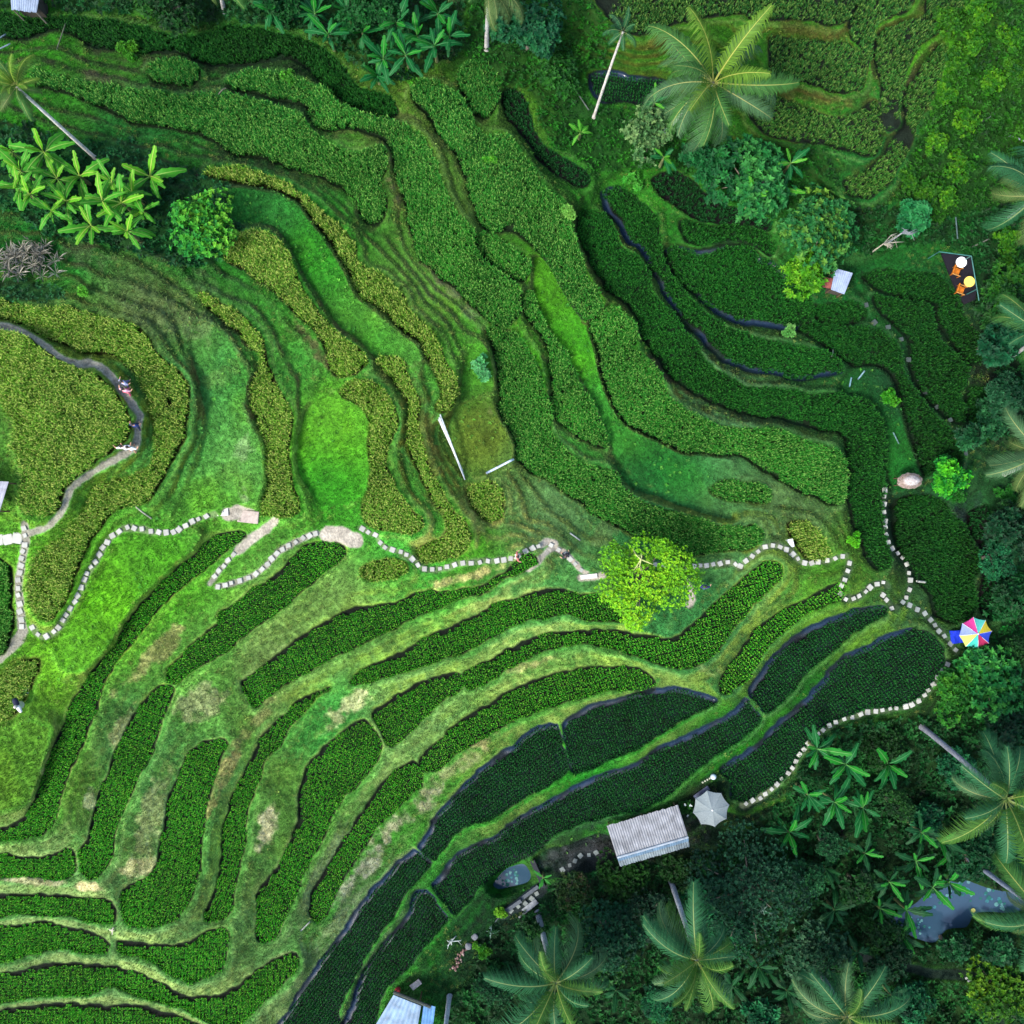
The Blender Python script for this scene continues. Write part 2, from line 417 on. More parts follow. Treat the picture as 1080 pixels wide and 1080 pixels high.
 ('Y', 8.0, "C -60,880 20,872 90,866 150,875 200,890 228,905 225,925 190,930 140,920 90,925 40,940 0,950 -60,955",
  "young rice strip at the left edge ending at the little white twig on the bund"),
 ('Y', 7.9, "C 250,905 280,905 340,912 400,905 440,885 475,882 482,900 478,935 465,965 430,985 400,990 360,975 330,950 290,935 255,930",
  "bowl-shaped young rice plot right of the little white twig on the bund"),
 ('Y', 6.4, "C -60,985 30,970 100,955 200,955 270,965 320,985 370,1010 410,1022 460,1015 510,990 550,960 590,940 625,930 625,960 600,990 570,1020 540,1050 510,1080 450,1080 400,1050 340,1030 280,1015 230,1000 180,1015 120,1020 60,1025 0,1035 -60,1040",
  "long dark young rice strip above the bottom edge, under a pale bund"),
 ('Y', 5.5, "C -60,1065 60,1042 140,1035 220,1042 290,1040 340,1055 400,1075 420,1110 -60,1110",
  "lowest young rice strip at the bottom left, below the greyish bund"),
 ('M', 12.2, "C -60,350 0,345 40,320 80,312 78,340 60,375 40,410 10,435 -60,450",
  "ripe rice patch at the left edge beside the white and dark scarecrow figure"),
 ('G', 12.8, "C -60,105 10,105 25,130 25,180 30,230 20,280 0,300 -60,310",
  "rice patch at the left edge beside the stones that descend from the knoll"),
 ('M', 9.9, "C 765,120 790,105 830,98 855,108 858,125 830,138 790,142 768,138",
  "tiny leaf-shaped rice patch just below the ridge path stones"),
 # level ground without rice
 ('L', 9.5, "A 500,400 560,400 610,420 650,460 690,520 720,570 750,630 800,680 850,710 885,740 870,760 830,755 790,745 760,720 720,690 690,650 660,600 630,550 600,500 560,470 510,470 490,440", None),
 ('L', 10.4, "A 645,870 680,845 730,835 770,860 778,900 770,950 775,1000 760,1045 700,1060 660,1045 635,1000 630,940", None),
 ('L', 12.2, "A 400,700 430,690 470,720 500,760 520,830 500,850 520,900 545,950 550,1000 530,1050 460,1070 390,1060 420,980 440,900 420,800", None),
 ('L', 7.4, "E 455,195 490,205 500,230 500,260 490,280 455,290 430,300 430,270 440,240", None),
 ('L', 7.1, "E 420,330 460,310 500,320 520,350 545,400 535,430 490,450 440,430 410,390", None),
 ('L', 4.7, "E 590,0 620,20 640,60 680,130 700,180 720,240 740,290 765,330 790,370 850,390 900,415 960,430 1000,440 960,480 960,500 990,520 1000,550 960,545 900,530 850,510 790,490 760,455 755,410 740,380 725,340 700,290 670,230 650,190 620,150 595,100 585,50", None),
 ('L', 12.3, "C 20,470 60,450 100,460 95,500 80,550 60,600 20,620 -60,620 -60,480", None),
 ('L', 12.5, "C 250,80 330,50 390,50 400,70 340,130 290,170 260,220 220,280 190,320 150,330 120,290 140,250 190,170", None),
 ('L', 1.0, "D 60,720 120,700 200,680 210,740 150,760 90,770 50,760", None),
 ('L', 2.0, "B 690,830 740,770 800,790 830,850 850,950 860,1000 810,1030 790,990 790,920 760,850", None),
]

# paths: outline, half width px, what it is made of, stones?
PATHS = [
 ("A -60,680 0,687 45,700 95,730 145,765 200,768 240,800 270,840 295,875 290,905 285,940 250,965 190,1000 150,1030 133,1075 C 100,32 70,42 50,50", 4.2, 'dirt', None),
 ("C 52,30 56,60 52,75 45,110 40,150 42,190 45,225 48,250", 4.6, 'dirt', "square white stepping stone in the line descending beside the left rice patch"),
 ("C 48,252 35,275 10,300 -60,345", 5.0, 'dirt', None),
 ("C -60,58 -20,58 0,58 40,54", 4.5, 'dirt', "broad white slab at the left edge where the knoll paths meet"),
 ("C 68,242 85,262 108,257 125,240 145,210 160,185 175,155 185,130 205,100 225,65 245,45 270,33 300,37 330,42 365,43 385,33 400,25 430,10 455,5", 3.6, 'grass', "white stepping stone of the curve round the lawn, left of the pinkish landing"),
 ("C 480,5 505,0 530,8", 6.5, 'pale', None),
 ("C 580,18 560,35 540,50 520,66 500,84", 5.0, 'pale', None),
 ("C 496,88 482,102 466,120 443,150", 3.0, 'dirt', "white stepping stone in the short flight running down from the pale ramp"),
 ("C 458,157 480,153 500,147 520,140 540,130 560,115 585,88 605,73 630,60 650,50 672,44", 3.2, 'dirt', "white stepping stone climbing the bank to the wide bare landing"),
 ("C 690,48 715,48 740,58 752,60", 9.0, 'pale', None),
 ("C 762,34 780,45 795,50 800,62 815,75 845,85 860,90 875,105 890,118 910,122 935,119 965,110 990,107 1010,105 1040,103 1070,100 D -10,100 10,95 30,82 45,75 60,72", 3.4, 'grass', "white stepping stone on the ridge between the bare landing and the junction"),
 ("D 60,72 75,62 90,70 72,85 55,105 35,120", 4.0, 'pale', None),
 ("D 80,68 95,78 115,90 130,105 145,122 158,128", 3.2, 'pale', "white stepping stone right of the junction, left of the lime green tree"),
 ("D 145,138 175,138 190,135", 3.5, 'pale', None),
 ("D 300,110 330,112 345,115 360,117 380,115 405,113 430,110 450,107 465,107 480,116 490,105 505,95 525,78 540,73 560,72 580,80 595,90 608,105 630,108 650,103 670,100 690,95 705,92", 3.2, 'grass', "white stepping stone on the ridge between the lime green tree and the hairpin"),
 ("D 368,150 378,165 380,185 372,195", 3.5, 'pale', None),
 ("D 712,105 707,130 695,155 692,170 700,183 720,182 735,175 750,162 770,152 785,150 795,158", 3.6, 'grass', "stepping stone of the hairpin bend below the small round shrub"),
 ("D 780,172 786,180 795,192 803,204 815,200", 3.0, 'grass', "stepping stone of the short spur beside the hairpin bend"),
 ("D 822,188 840,198 858,208 872,215 885,230 900,250 915,265 928,283 940,298", 3.2, 'grass', "grey stepping stone on the way down to the rainbow parasol"),
 ("B 785,1030 785,1060 D 785,0 785,20 788,45 795,68 805,80 820,95 832,110 838,135 838,160 830,185", 3.2, 'grass', "stepping stone beside the dark oval rice field, leading up to the thatched sunshade"),
 ("D 918,318 905,338 895,355 880,375 865,390 850,402 835,410 820,412 800,415 785,418 770,420 755,422 740,425 725,430 708,433 695,437 680,443 665,453 650,463 634,476 620,492 607,508 600,520 590,540 575,555 560,572 545,585 530,598 515,605 500,612 485,620", 3.8, 'grass', "white stepping stone of the long arc round the dark flooded paddy"),
 ("D 105,755 130,740 145,725 165,722 187,715", 4.5, 'mud', "grey stepping stone in the muddy yard left of the hut"),
 ("D -20,850 0,838 20,828 45,812 62,795", 6.0, 'mud', "grey slab of the walkway beside the walled pond"),
 ("D 740,940 800,950 850,965 900,975 950,978 985,985 1000,1020 1020,1060 1040,1100", 5.0, 'mud', None),
 ("B 745,640 770,690 800,690 820,720 835,760 850,790 865,815 885,845 905,868 925,890 945,915 955,950 958,990", 1.0, 'none', "faint grey stepping stone half sunk in the grass on the shaded right-hand terrace"),
]
# fixed spot heights (photo px, metres) that steer the ground between the plots
SPOTS = [(20, 455, 15.0), (10, 490, 14.8), (-60, 480, 14.8), (70, 345, 14.4), (150, 450, 14.4), (95, 500, 14.4), (40, 300, 12.6), (120, 290, 12.2), (0, 560, 13.8),
 (230, 545, 11.8), (265, 540, 11.5), (300, 560, 11.0), (370, 565, 10.6), (440, 598, 10.2), (500, 592, 9.3), (570, 576, 8.6), (625, 605, 7.9), (690, 620, 7.5), (730, 620, 7.1),
 (790, 585, 6.4), (830, 575, 5.9), (860, 592, 5.3), (893, 587, 4.8), (890, 625, 4.4), (935, 620, 3.0), (945, 640, 2.8), (985, 665, 1.8), (1008, 685, 1.4),
 (965, 755, 0.9), (900, 750, 0.7), (850, 780, 0.5), (790, 845, 0.6), (750, 850, 0.9), (690, 880, 1.0), (610, 900, 0.9), (545, 930, 0.4), (525, 985, 0.6),
 (0, 140, 9.5), (100, 220, 10.2), (210, 240, 10.2), (0, 260, 12.0), (100, 265, 11.8), (250, 290, 11.0), (60, 110, 7.6), (20, 10, 4.2), (150, -10, 4.0), (400, 20, 4.4), (400, 75, 4.8), (510, 40, 4.4),
 (620, 130, 3.0), (600, 60, 3.6), (640, 180, 3.0), (720, 160, 2.6), (800, 190, 2.2), (870, 240, 1.6), (940, 250, 1.0), (885, 300, 1.6), (1010, 290, 0.8),
 (1000, 80, 4.2), (1060, 20, 5.4), (1160, 0, 6.0), (960, 200, 1.8), (1070, 180, 0.2), (1070, 300, -0.6), (1060, 450, -1.2), (1070, 600, -1.6), (1150, 500, -1.0),
 (1000, 740, -0.6), (1060, 740, -1.8), (930, 800, -0.8), (1000, 850, -1.8), (850, 900, -1.0), (900, 960, -2.2), (700, 960, -0.6), (600, 990, -0.8), (985, 965, -3.0), (800, 1060, -1.8), (1000, 1060, -2.6), (650, 1080, -1.2), (490, 1060, 0.2), (440, 1060, 0.6), (1160, 1160, -2), (1160, 800, -2), (500, 1160, 0.0), (0, 1160, 5.0), (960, 502, 2.0), (1000, 505, 1.2), (958, 530, 1.2), (1010, 540, 0.6), (780, 545, 5.4), (640, 560, 6.6), (560, 545, 6.9), (460, 460, 8.2)]
JUNGLE = [  # outline, colour, leaf size m, height m, clumps per m2
 ("A -80,-80 120,-80 120,10 60,30 -80,10", (12, 60, 25), 0.30, 1.2, 1.2),
 ("A 120,-80 1000,-80 985,90 930,140 860,178 790,165 740,140 690,90 640,65 560,55 480,50 400,60 300,40 200,30 110,25", (14, 75, 30), 0.34, 1.4, 1.3),
 ("B -110,-80 170,-80 195,40 230,75 200,140 150,160 165,215 240,225 330,205 420,260 480,300 560,285 690,320 690,430 600,470 560,440 470,430 420,395 330,360 290,365 160,355 120,330 85,310 50,260 30,190 -20,190 -90,130", (24, 95, 14), 0.24, 0.7, 1.6),
 ("B 960,-80 1240,-80 1240,420 1000,440 900,480 850,470 800,420 830,345 860,290 890,220 915,150 935,60", (36, 98, 8), 0.28, 0.9, 2.0),
 ("B 700,440 780,430 880,470 1000,440 1240,420 1240,1000 1070,1100 1030,930 1030,850 1020,760 990,640 975,540 900,520 800,530 740,545 710,500", (10, 62, 20), 0.34, 1.2, 1.5),
 ("D 1040,-60 1240,-120 1240,540 900,470 880,425 930,345 960,310 1010,280 1045,230 1058,120", (10, 75, 22), 0.32, 1.2, 1.5),
 ("D 640,480 690,455 760,440 880,430 1240,500 1240,1240 -60,1240 C 960,1240 930,1060 985,985 D -60,890 0,870 60,830 100,780 230,752 300,740 380,715 460,690 540,640 600,560", (12, 64, 24), 0.36, 1.3, 1.5),
 ("A -80,250 0,260 60,250 140,300 260,290 350,330 480,380 520,450 490,545 420,570 330,540 200,515 100,490 30,450 -80,410", (18, 85, 40), 0.30, 0.9, 1.4),
 ("A 0,585 60,592 130,600 150,630 90,645 30,632 -60,630 -60,590", (25, 80, 40), 0.22, 0.6, 1.6),
]
# ------------------------------------------------------------------ the ground: level plots joined by banks, on a grid of photo pixels
DU = 1.25
U0, U1 = -80.0, 1160.0
us = np.arange(U0, U1 + 0.01, DU)
NG = len(us)
GU, GV = np.meshgrid(us, us)                       # GU along columns, GV along rows


def vnoise(cell, seed, shape=(NG, NG), oct_=1):
    r = np.random.default_rng(seed)
    out = np.zeros(shape)
    amp = 1.0
    for o in range(oct_):
        c = max(cell / (2 ** o), 1.01)
        n0, n1 = int(shape[0] / c) + 3, int(shape[1] / c) + 3
        g = r.random((n0, n1)) * 2 - 1
        y, x = np.arange(shape[0]) / c, np.arange(shape[1]) / c
        iy, ix = y.astype(int), x.astype(int)
        fy, fx = y - iy, x - ix
        fy, fx = (fy * fy * (3 - 2 * fy))[:, None], (fx * fx * (3 - 2 * fx))[None, :]
        a, b = g[iy][:, ix], g[iy][:, ix + 1]
        d, e = g[iy + 1][:, ix], g[iy + 1][:, ix + 1]
        out += amp * ((a * (1 - fx) + b * fx) * (1 - fy) + (d * (1 - fx) + e * fx) * fy)
        amp *= 0.5
    return out


def seg_dist(px, py, poly, closed=True):
    """distance from points to a polyline, and (closed) whether they lie inside."""
    d2 = np.full(px.shape, 1e9, dtype=np.float32)
    ins = np.zeros(px.shape, dtype=bool)
    n = len(poly)
    for i in range(n if closed else n - 1):
        ax, ay = poly[i]
        bx, by = poly[(i + 1) % n]
        ex, ey = bx - ax, by - ay
        L2 = ex * ex + ey * ey + 1e-9
        wx, wy = px - ax, py - ay
        t = np.clip((wx * ex + wy * ey) / L2, 0, 1)
        dx, dy = wx - t * ex, wy - t * ey
        np.minimum(d2, dx * dx + dy * dy, out=d2)
        if closed and ay != by:
            c = ((ay > py) != (by > py)) & (px < ex * (py - ay) / (by - ay) + ax)
            ins ^= c
    return np.sqrt(d2), ins


def bbox_slice(poly, pad):
    a = np.floor((poly.min(0) - pad - U0) / DU).astype(int)
    b = np.ceil((poly.max(0) + pad - U0) / DU).astype(int) + 1
    a, b = np.clip(a, 0, NG), np.clip(b, 0, NG)
    return slice(a[1], b[1]), slice(a[0], b[0])


EDGE = vnoise(7.0, 3, oct_=2) * 1.4 + vnoise(20.0, 4) * 1.6                # ragged plot edges
D1 = np.full((NG, NG), 99.0, dtype=np.float32)
ID1 = np.full((NG, NG), -1, dtype=np.int32)
POLY = []
for i, (crop, z, s, lab) in enumerate(PLOTS):
    poly = smooth_poly(PX(s), 3)
    POLY.append(poly)
    sl = bbox_slice(poly, 16)
    gx, gy = GU[sl].astype(np.float32), GV[sl].astype(np.float32)
    d, ins = seg_dist(gx, gy, poly)
    d = np.where(ins, -d, d) + EDGE[sl] - 1.3
    m = d < D1[sl]
    D1[sl] = np.where(m, d, D1[sl])
    ID1[sl] = np.where(m, i, ID1[sl])
PZ = np.array([p[1] for p in PLOTS])
CROP = np.array([p[0] for p in PLOTS])


def solve(F, Z, z0=None):
    """heights that are fixed where F and smooth in between (coarse to fine relaxation)."""
    z = None
    for lev, its in ((32, 500), (16, 300), (8, 200), (4, 120), (2, 60), (1, 40)):
        n = int(math.ceil(NG / lev))
        pad = n * lev - NG
        Fp = np.pad(F.astype(np.float64), ((0, pad), (0, pad)))
        Zp = np.pad(np.where(F, Z, 0), ((0, pad), (0, pad)))
        fs = Fp.reshape(n, lev, n, lev).sum((1, 3))
        zs = Zp.reshape(n, lev, n, lev).sum((1, 3))
        f = fs > 0
        zf = zs / np.maximum(fs, 1e-9)
        if z is None:
            z = np.full((n, n), zf[f].mean())
        else:
            z = np.repeat(np.repeat(z, 2, 0), 2, 1)[:n, :n]
        z = np.where(f, zf, z)
        for _ in range(its):
            p = np.pad(z, 1, mode='edge')
            z = np.where(f, zf, 0.25 * (p[:-2, 1:-1] + p[2:, 1:-1] + p[1:-1, :-2] + p[1:-1, 2:]))
    return z


def blur(a, r, n=2):
    for _ in range(n):
        for ax in (0, 1):
            p = np.pad(a, [(r + 1, r) if k == ax else (0, 0) for k in (0, 1)], mode='edge')
            c = np.cumsum(p, axis=ax)
            a = (c.take(range(2 * r + 1, c.shape[ax]), axis=ax) - c.take(range(0, c.shape[ax] - 2 * r - 1), axis=ax)) / (2 * r + 1)
    return a


fixed = D1 < 0.5
Zf = np.where(ID1 >= 0, PZ[np.maximum(ID1, 0)], 0.0).astype(np.float64)
for (u, v, z) in SPOTS:
    j, i = int(round((u - U0) / DU)), int(round((v - U0) / DU))
    if 1 < i < NG - 2 and 1 < j < NG - 2 and not fixed[i, j]:
        Zf[i - 1:i + 2, j - 1:j + 2] = np.where(fixed[i - 1:i + 2, j - 1:j + 2], Zf[i - 1:i + 2, j - 1:j + 2], z)
        fixed[i - 1:i + 2, j - 1:j + 2] = True
Z0 = solve(fixed, Zf)

# distance to paths; a path is a gently graded ledge
DP = np.full((NG, NG), 99.0, dtype=np.float32)
PID = np.full((NG, NG), -1, dtype=np.int32)
ZP = np.zeros((NG, NG))
PATHPTS = []


def gat(a, u, v):
    x = np.clip((np.asarray(u, dtype=np.float64) - U0) / DU, 0, NG - 1.001)
    y = np.clip((np.asarray(v, dtype=np.float64) - U0) / DU, 0, NG - 1.001)
    ix, iy = x.astype(int), y.astype(int)
    fx, fy = x - ix, y - iy
    return (a[iy, ix] * (1 - fx) + a[iy, ix + 1] * fx) * (1 - fy) + (a[iy + 1, ix] * (1 - fx) + a[iy + 1, ix + 1] * fx) * fy


def gnear(a, u, v):
    x = np.clip(np.rint((np.asarray(u) - U0) / DU).astype(int), 0, NG - 1)
    y = np.clip(np.rint((np.asarray(v) - U0) / DU).astype(int), 0, NG - 1)
    return a[y, x]


for k, (s, hw, kind, lab) in enumerate(PATHS):
    p = smooth_poly(PX(s), 4, closed=False)
    seg = np.r_[0, np.cumsum(np.hypot(*np.diff(p, axis=0).T))]
    t = np.arange(0, seg[-1], 1.5)
    q = np.c_[np.interp(t, seg, p[:, 0]), np.interp(t, seg, p[:, 1])]
    zz = gat(Z0, q[:, 0], q[:, 1])
    w = min(len(zz), 15)
    zz = np.convolve(np.pad(zz, (w // 2, w - 1 - w // 2), mode='edge'), np.ones(w) / w, mode='valid')
    PATHPTS.append((q, zz))
    sl = bbox_slice(q, 14)
    gx, gy = GU[sl], GV[sl]
    best = np.full(gx.shape, 1e9)
    zb = np.zeros(gx.shape)
    for (a, b), z in zip(q, zz):
        d = (gx - a) ** 2 + (gy - b) ** 2
        m = d < best
        best = np.where(m, d, best)
        zb = np.where(m, z, zb)
    d = np.sqrt(best) - hw
    m = d < DP[sl]
    DP[sl] = np.where(m, d, DP[sl])
    PID[sl] = np.where(m, k, PID[sl])
    ZP[sl] = np.where(m, zb, ZP[sl])

# banks: a grassy lip stays level on the downhill side of each plot, the rest falls away
zown = PZ[np.maximum(ID1, 0)]
downhill = (ID1 >= 0) & (D1 > 0) & (Z0 < zown - 0.02)
lipw = np.where(np.isin(CROP[np.maximum(ID1, 0)], ['V', 'D', 'B']), 4.5, 6.5) + vnoise(14, 8) * 1.5
lip = downhill & (D1 < lipw)
onpath = (DP < 0.5) & (D1 > 1.0)
fixed2 = (D1 < 1.2) | lip | onpath | (fixed & (D1 > 14))
Z2f = np.where(onpath, ZP, np.where(ID1 >= 0, zown + np.where(D1 > 0, 0.10, 0.0), Zf))
Z2f = np.where(fixed & (D1 > 14), Zf, Z2f)
Z1 = solve(fixed2, Z2f)
inside = D1 < 0
wetplot = np.isin(CROP[np.maximum(ID1, 0)], ['V', 'D', 'Y', 'W']) & (ID1 >= 0)
sunk = np.clip(-D1 / 2.0, 0, 1) * np.where(CROP[np.maximum(ID1, 0)] == 'L', 0.0, 0.32)
ZG = Z1 - np.where(inside, sunk, 0)
# the wider banks are trodden into narrow grassy ledges that follow the contour
wl = np.clip((D1 - 5) / 6, 0, 1) * np.clip((DP - 3) / 6, 0, 1)
for (u_, v_, ru_, rv_) in ((30, 690, 70, 60), (60, 790, 60, 50), (130, 640, 70, 60)):
    wl *= np.clip(((GU - u_) / ru_) ** 2 + ((GV - v_) / rv_) ** 2 - .6, 0, 1)
wl *= 1 - 0.8 * np.clip((GV - 0.12 * GU - 470) / 90, 0, 1) * np.clip((760 - GU) / 150, 0, 1)
LS = 0.62
zw_ = ZG + vnoise(50, 61, oct_=3) * 0.38
fr_ = (zw_ / LS) % 1.0
tread = np.clip((fr_ - 0.62) / 0.38, 0, 1)
tread = tread * tread * (3 - 2 * tread)
ledge = (np.floor(zw_ / LS) + 0.18 * fr_ + 0.82 * tread) * LS - (zw_ - ZG)
ZG = ZG * (1 - wl) + ledge * wl
LIPLINE = wl * np.exp(-((fr_ - 0.02) / 0.10) ** 2) + wl * np.exp(-((fr_ - 1.02) / 0.10) ** 2)
ZG = blur(ZG, 1, 1)
isLm = (CROP[np.maximum(ID1, 0)] == 'L') & (ID1 >= 0)
rough = (np.where(isLm, 1.0, np.clip(D1 / 4, 0, 1)) * np.clip(DP / 3, 0, 1))
ZG = ZG + rough * (vnoise(16, 21, oct_=3) * 0.10 + vnoise(3.2, 22) * 0.05)
# ponds and yards lie flat
PONDS = [("D -45,785 -20,752 0,742 28,738 45,765 35,785 0,795 -30,800", 0.25), ("D 770,880 800,850 850,820 900,775 950,770 1010,790 1060,800 1100,830 1060,850 985,850 962,880 920,885 895,912 860,908 820,890", -3.1)]
POND_D = np.full((NG, NG), 99.0)
for s, z in PONDS:
    poly = smooth_poly(PX(s), 3)
    sl = bbox_slice(poly, 14)
    d, ins = seg_dist(GU[sl], GV[sl], poly)
    d = np.where(ins, -d, d)
    w = np.clip(1 - d / 9.0, 0, 1)
    w = w * w * (3 - 2 * w)
    ZG[sl] = ZG[sl] * (1 - w) + (z + 0.25 - 0.7 * np.clip(-d / 6, 0, 1)) * w
    POND_D[sl] = np.minimum(POND_D[sl], d)

# the strip the camera sees of each height
zc = ZG


def world(u, v, z):
    k = (CAM_H - z) / CAM_H / PXM
    return (np.asarray(u) - 540.0) * k, -(np.asarray(v) - 540.0) * k, z


def ground(u, v):
    return float(gat(ZG, u, v))


def P(u, v, dz=0.0):
    """the point dz above the ground that the photograph shows at pixel u, v."""
    z = ground(u, v)
    for _ in range(6):                              # an object stands on the ground below it, not behind it
        h = z + dz
        x, y, _z = world(u, v, h)
        k = (CAM_H - z) / CAM_H / PXM
        z = ground(540 + x / k, 540 - y / k)
    return Vector((float(x), float(y), float(z + dz)))


def GZ(x, y, z=0.0):
    for _ in range(6):
        k = (CAM_H - z) / CAM_H / PXM
        z = ground(540 + x / k, 540 - y / k)
    return z


# ---- ground colours: what grows or lies where (patches, partly with valley shade in their colour)
def idw(pts, p=2.4):
    num, den = np.zeros((NG, NG, 3)), np.zeros((NG, NG))
    g = slice(None, None, 6)
    gu, gv = GU[g, g], GV[g, g]
    num, den = np.zeros(gu.shape + (3,)), np.zeros(gu.shape)
    for (u, v, c) in pts:
        w = 1.0 / (((gu - u) ** 2 + (gv - v) ** 2) / 900.0 + 1.0) ** p
        num += w[..., None] * alb(c)
        den += w
    small = num / den[..., None]
    idx = np.linspace(0, small.shape[0] - 1, NG)
    i0 = np.clip(idx.astype(int), 0, small.shape[0] - 2)
    f = idx - i0
    a = small[i0] * (1 - f)[:, None, None] + small[i0 + 1] * f[:, None, None]
    return a[:, i0] * (1 - f)[None, :, None] + a[:, i0 + 1] * f[None, :, None]


LAWN = [(120, 640, (92, 172, 30)), (170, 610, (80, 165, 35)), (50, 690, (95, 175, 40)), (60, 770, (85, 145, 40)), (60, 810, (75, 130, 38)), (200, 470, (72, 155, 70)), (230, 530, (85, 165, 50)), (170, 320, (88, 122, 68)), (190, 400, (66, 145, 70)), (240, 490, (90, 158, 75)), (70, 410, (80, 140, 50)),
 (330, 270, (48, 142, 34)), (400, 350, (54, 142, 44)), (280, 220, (44, 130, 50)), (350, 470, (80, 155, 34)), (360, 440, (90, 165, 40)), (345, 500, (50, 150, 30)), (300, 380, (60, 140, 50)), (420, 330, (96, 150, 58)), (480, 390, (70, 150, 40)), (500, 455, (85, 118, 42)), (530, 540, (88, 132, 74)), (570, 550, (80, 126, 76)),
 (410, 400, (70, 145, 60)), (450, 440, (70, 150, 70)), (600, 360, (58, 145, 28)), (580, 310, (66, 140, 26)), (640, 440, (52, 138, 45)), (700, 500, (28, 115, 42)), (690, 540, (50, 130, 70)), (770, 560, (75, 135, 75)), (830, 540, (80, 120, 70)), (450, 570, (65, 160, 55)), (500, 565, (80, 165, 30)), (560, 625, (72, 148, 75)), (600, 660, (75, 140, 70)), (720, 650, (50, 125, 65)),
 (330, 650, (110, 158, 78)), (300, 690, (110, 150, 80)), (200, 700, (88, 155, 62)), (130, 780, (75, 140, 70)), (240, 850, (75, 140, 70)), (300, 850, (80, 135, 55)), (350, 760, (60, 150, 60)), (200, 1020, (75, 122, 70)), (80, 940, (88, 142, 78)), (60, 1010, (76, 126, 72)), (230, 1000, (80, 132, 68)), (420, 760, (105, 150, 85)), (450, 850, (62, 140, 42)), (600, 715, (78, 138, 55)), (750, 700, (55, 120, 60)), (880, 600, (75, 145, 40)),
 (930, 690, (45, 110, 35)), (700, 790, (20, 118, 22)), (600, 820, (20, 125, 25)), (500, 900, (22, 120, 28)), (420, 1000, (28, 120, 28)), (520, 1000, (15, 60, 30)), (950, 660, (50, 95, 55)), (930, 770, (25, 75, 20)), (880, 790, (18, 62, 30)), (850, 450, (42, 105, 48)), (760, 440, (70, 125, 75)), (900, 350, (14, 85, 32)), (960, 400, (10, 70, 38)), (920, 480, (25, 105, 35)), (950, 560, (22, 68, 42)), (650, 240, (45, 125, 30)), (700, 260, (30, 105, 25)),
 (620, 130, (30, 98, 15)), (700, 30, (50, 110, 22)), (850, 60, (45, 112, 22)), (950, 150, (20, 95, 35)), (1000, 60, (50, 120, 10)), (120, 60, (45, 105, 25)), (30, 55, (40, 120, 15)), (220, 170, (32, 100, 32)), (150, 120, (25, 95, 35)), (60, 240, (25, 110, 35)), (200, 275, (25, 120, 30)), (450, 110, (70, 115, 35)), (480, 200, (75, 125, 45)), (550, 130, (55, 110, 30)), (505, 80, (30, 90, 15)), (580, 200, (35, 110, 25)),
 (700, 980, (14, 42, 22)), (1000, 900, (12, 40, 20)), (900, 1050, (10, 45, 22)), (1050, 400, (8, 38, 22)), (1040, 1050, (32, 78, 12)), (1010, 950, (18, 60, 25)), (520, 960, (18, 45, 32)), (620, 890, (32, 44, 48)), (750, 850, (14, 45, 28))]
RISER = [(150, 690, (150, 160, 70)), (150, 660, (150, 140, 85)), (120, 780, (150, 152, 95)), (230, 730, (150, 165, 105)), (165, 850, (160, 165, 115)), (110, 885, (160, 162, 112)), (40, 930, (140, 152, 104)), (200, 870, (120, 150, 55)), (250, 820, (130, 135, 75)), (300, 850, (150, 160, 105)), (280, 770, (135, 130, 90)), (350, 790, (150, 165, 95)), (430, 690, (155, 175, 80)), (500, 590, (185, 175, 115)),
 (400, 690, (140, 165, 60)), (330, 720, (140, 160, 70)), (560, 690, (170, 180, 110)), (650, 665, (150, 170, 80)), (600, 735, (140, 150, 85)), (700, 735, (120, 140, 75)), (500, 790, (130, 150, 70)), (430, 860, (130, 135, 100)), (380, 920, (140, 140, 125)), (540, 800, (130, 130, 80)), (750, 690, (110, 130, 60)), (800, 620, (140, 160, 75)), (850, 660, (90, 130, 40)), (880, 640, (100, 140, 50)), (760, 770, (25, 110, 20)),
 (620, 830, (22, 115, 22)), (480, 940, (22, 110, 26)), (850, 720, (22, 95, 25)), (300, 500, (120, 165, 70)), (130, 460, (110, 125, 45)), (90, 520, (95, 125, 40)), (270, 400, (95, 85, 60)), (320, 340, (85, 85, 55)), (300, 290, (60, 75, 45)), (240, 300, (75, 95, 65)), (420, 310, (95, 115, 55)), (455, 470, (105, 110, 45)), (450, 300, (100, 105, 75)), (410, 190, (95, 105, 60)), (380, 210, (70, 95, 45)), (500, 250, (85, 110, 55)),
 (490, 350, (90, 110, 60)), (560, 380, (75, 100, 50)), (700, 420, (75, 80, 40)), (620, 480, (85, 115, 65)), (650, 300, (70, 75, 40)), (700, 380, (45, 50, 35)), (720, 310, (40, 85, 35)), (850, 470, (60, 80, 40)), (800, 440, (45, 60, 35)), (880, 420, (20, 70, 30)), (950, 350, (12, 60, 28)), (960, 560, (15, 50, 30)), (690, 50, (75, 85, 30)), (850, 40, (85, 90, 38)), (850, 100, (85, 85, 40)), (930, 120, (70, 80, 40)),
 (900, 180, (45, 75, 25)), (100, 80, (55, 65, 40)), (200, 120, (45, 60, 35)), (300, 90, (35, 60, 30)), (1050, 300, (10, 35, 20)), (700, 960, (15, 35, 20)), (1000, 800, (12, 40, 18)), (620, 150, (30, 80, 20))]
SOIL = {'M': (52, 58, 24), 'G': (30, 52, 26), 'D': (16, 42, 22), 'Y': (10, 28, 14), 'V': (14, 30, 32), 'B': (8, 20, 14), 'T': (26, 38, 28), 'W': (20, 40, 60), 'L': None}  # near-black tones also stand in for shade at the bank foot
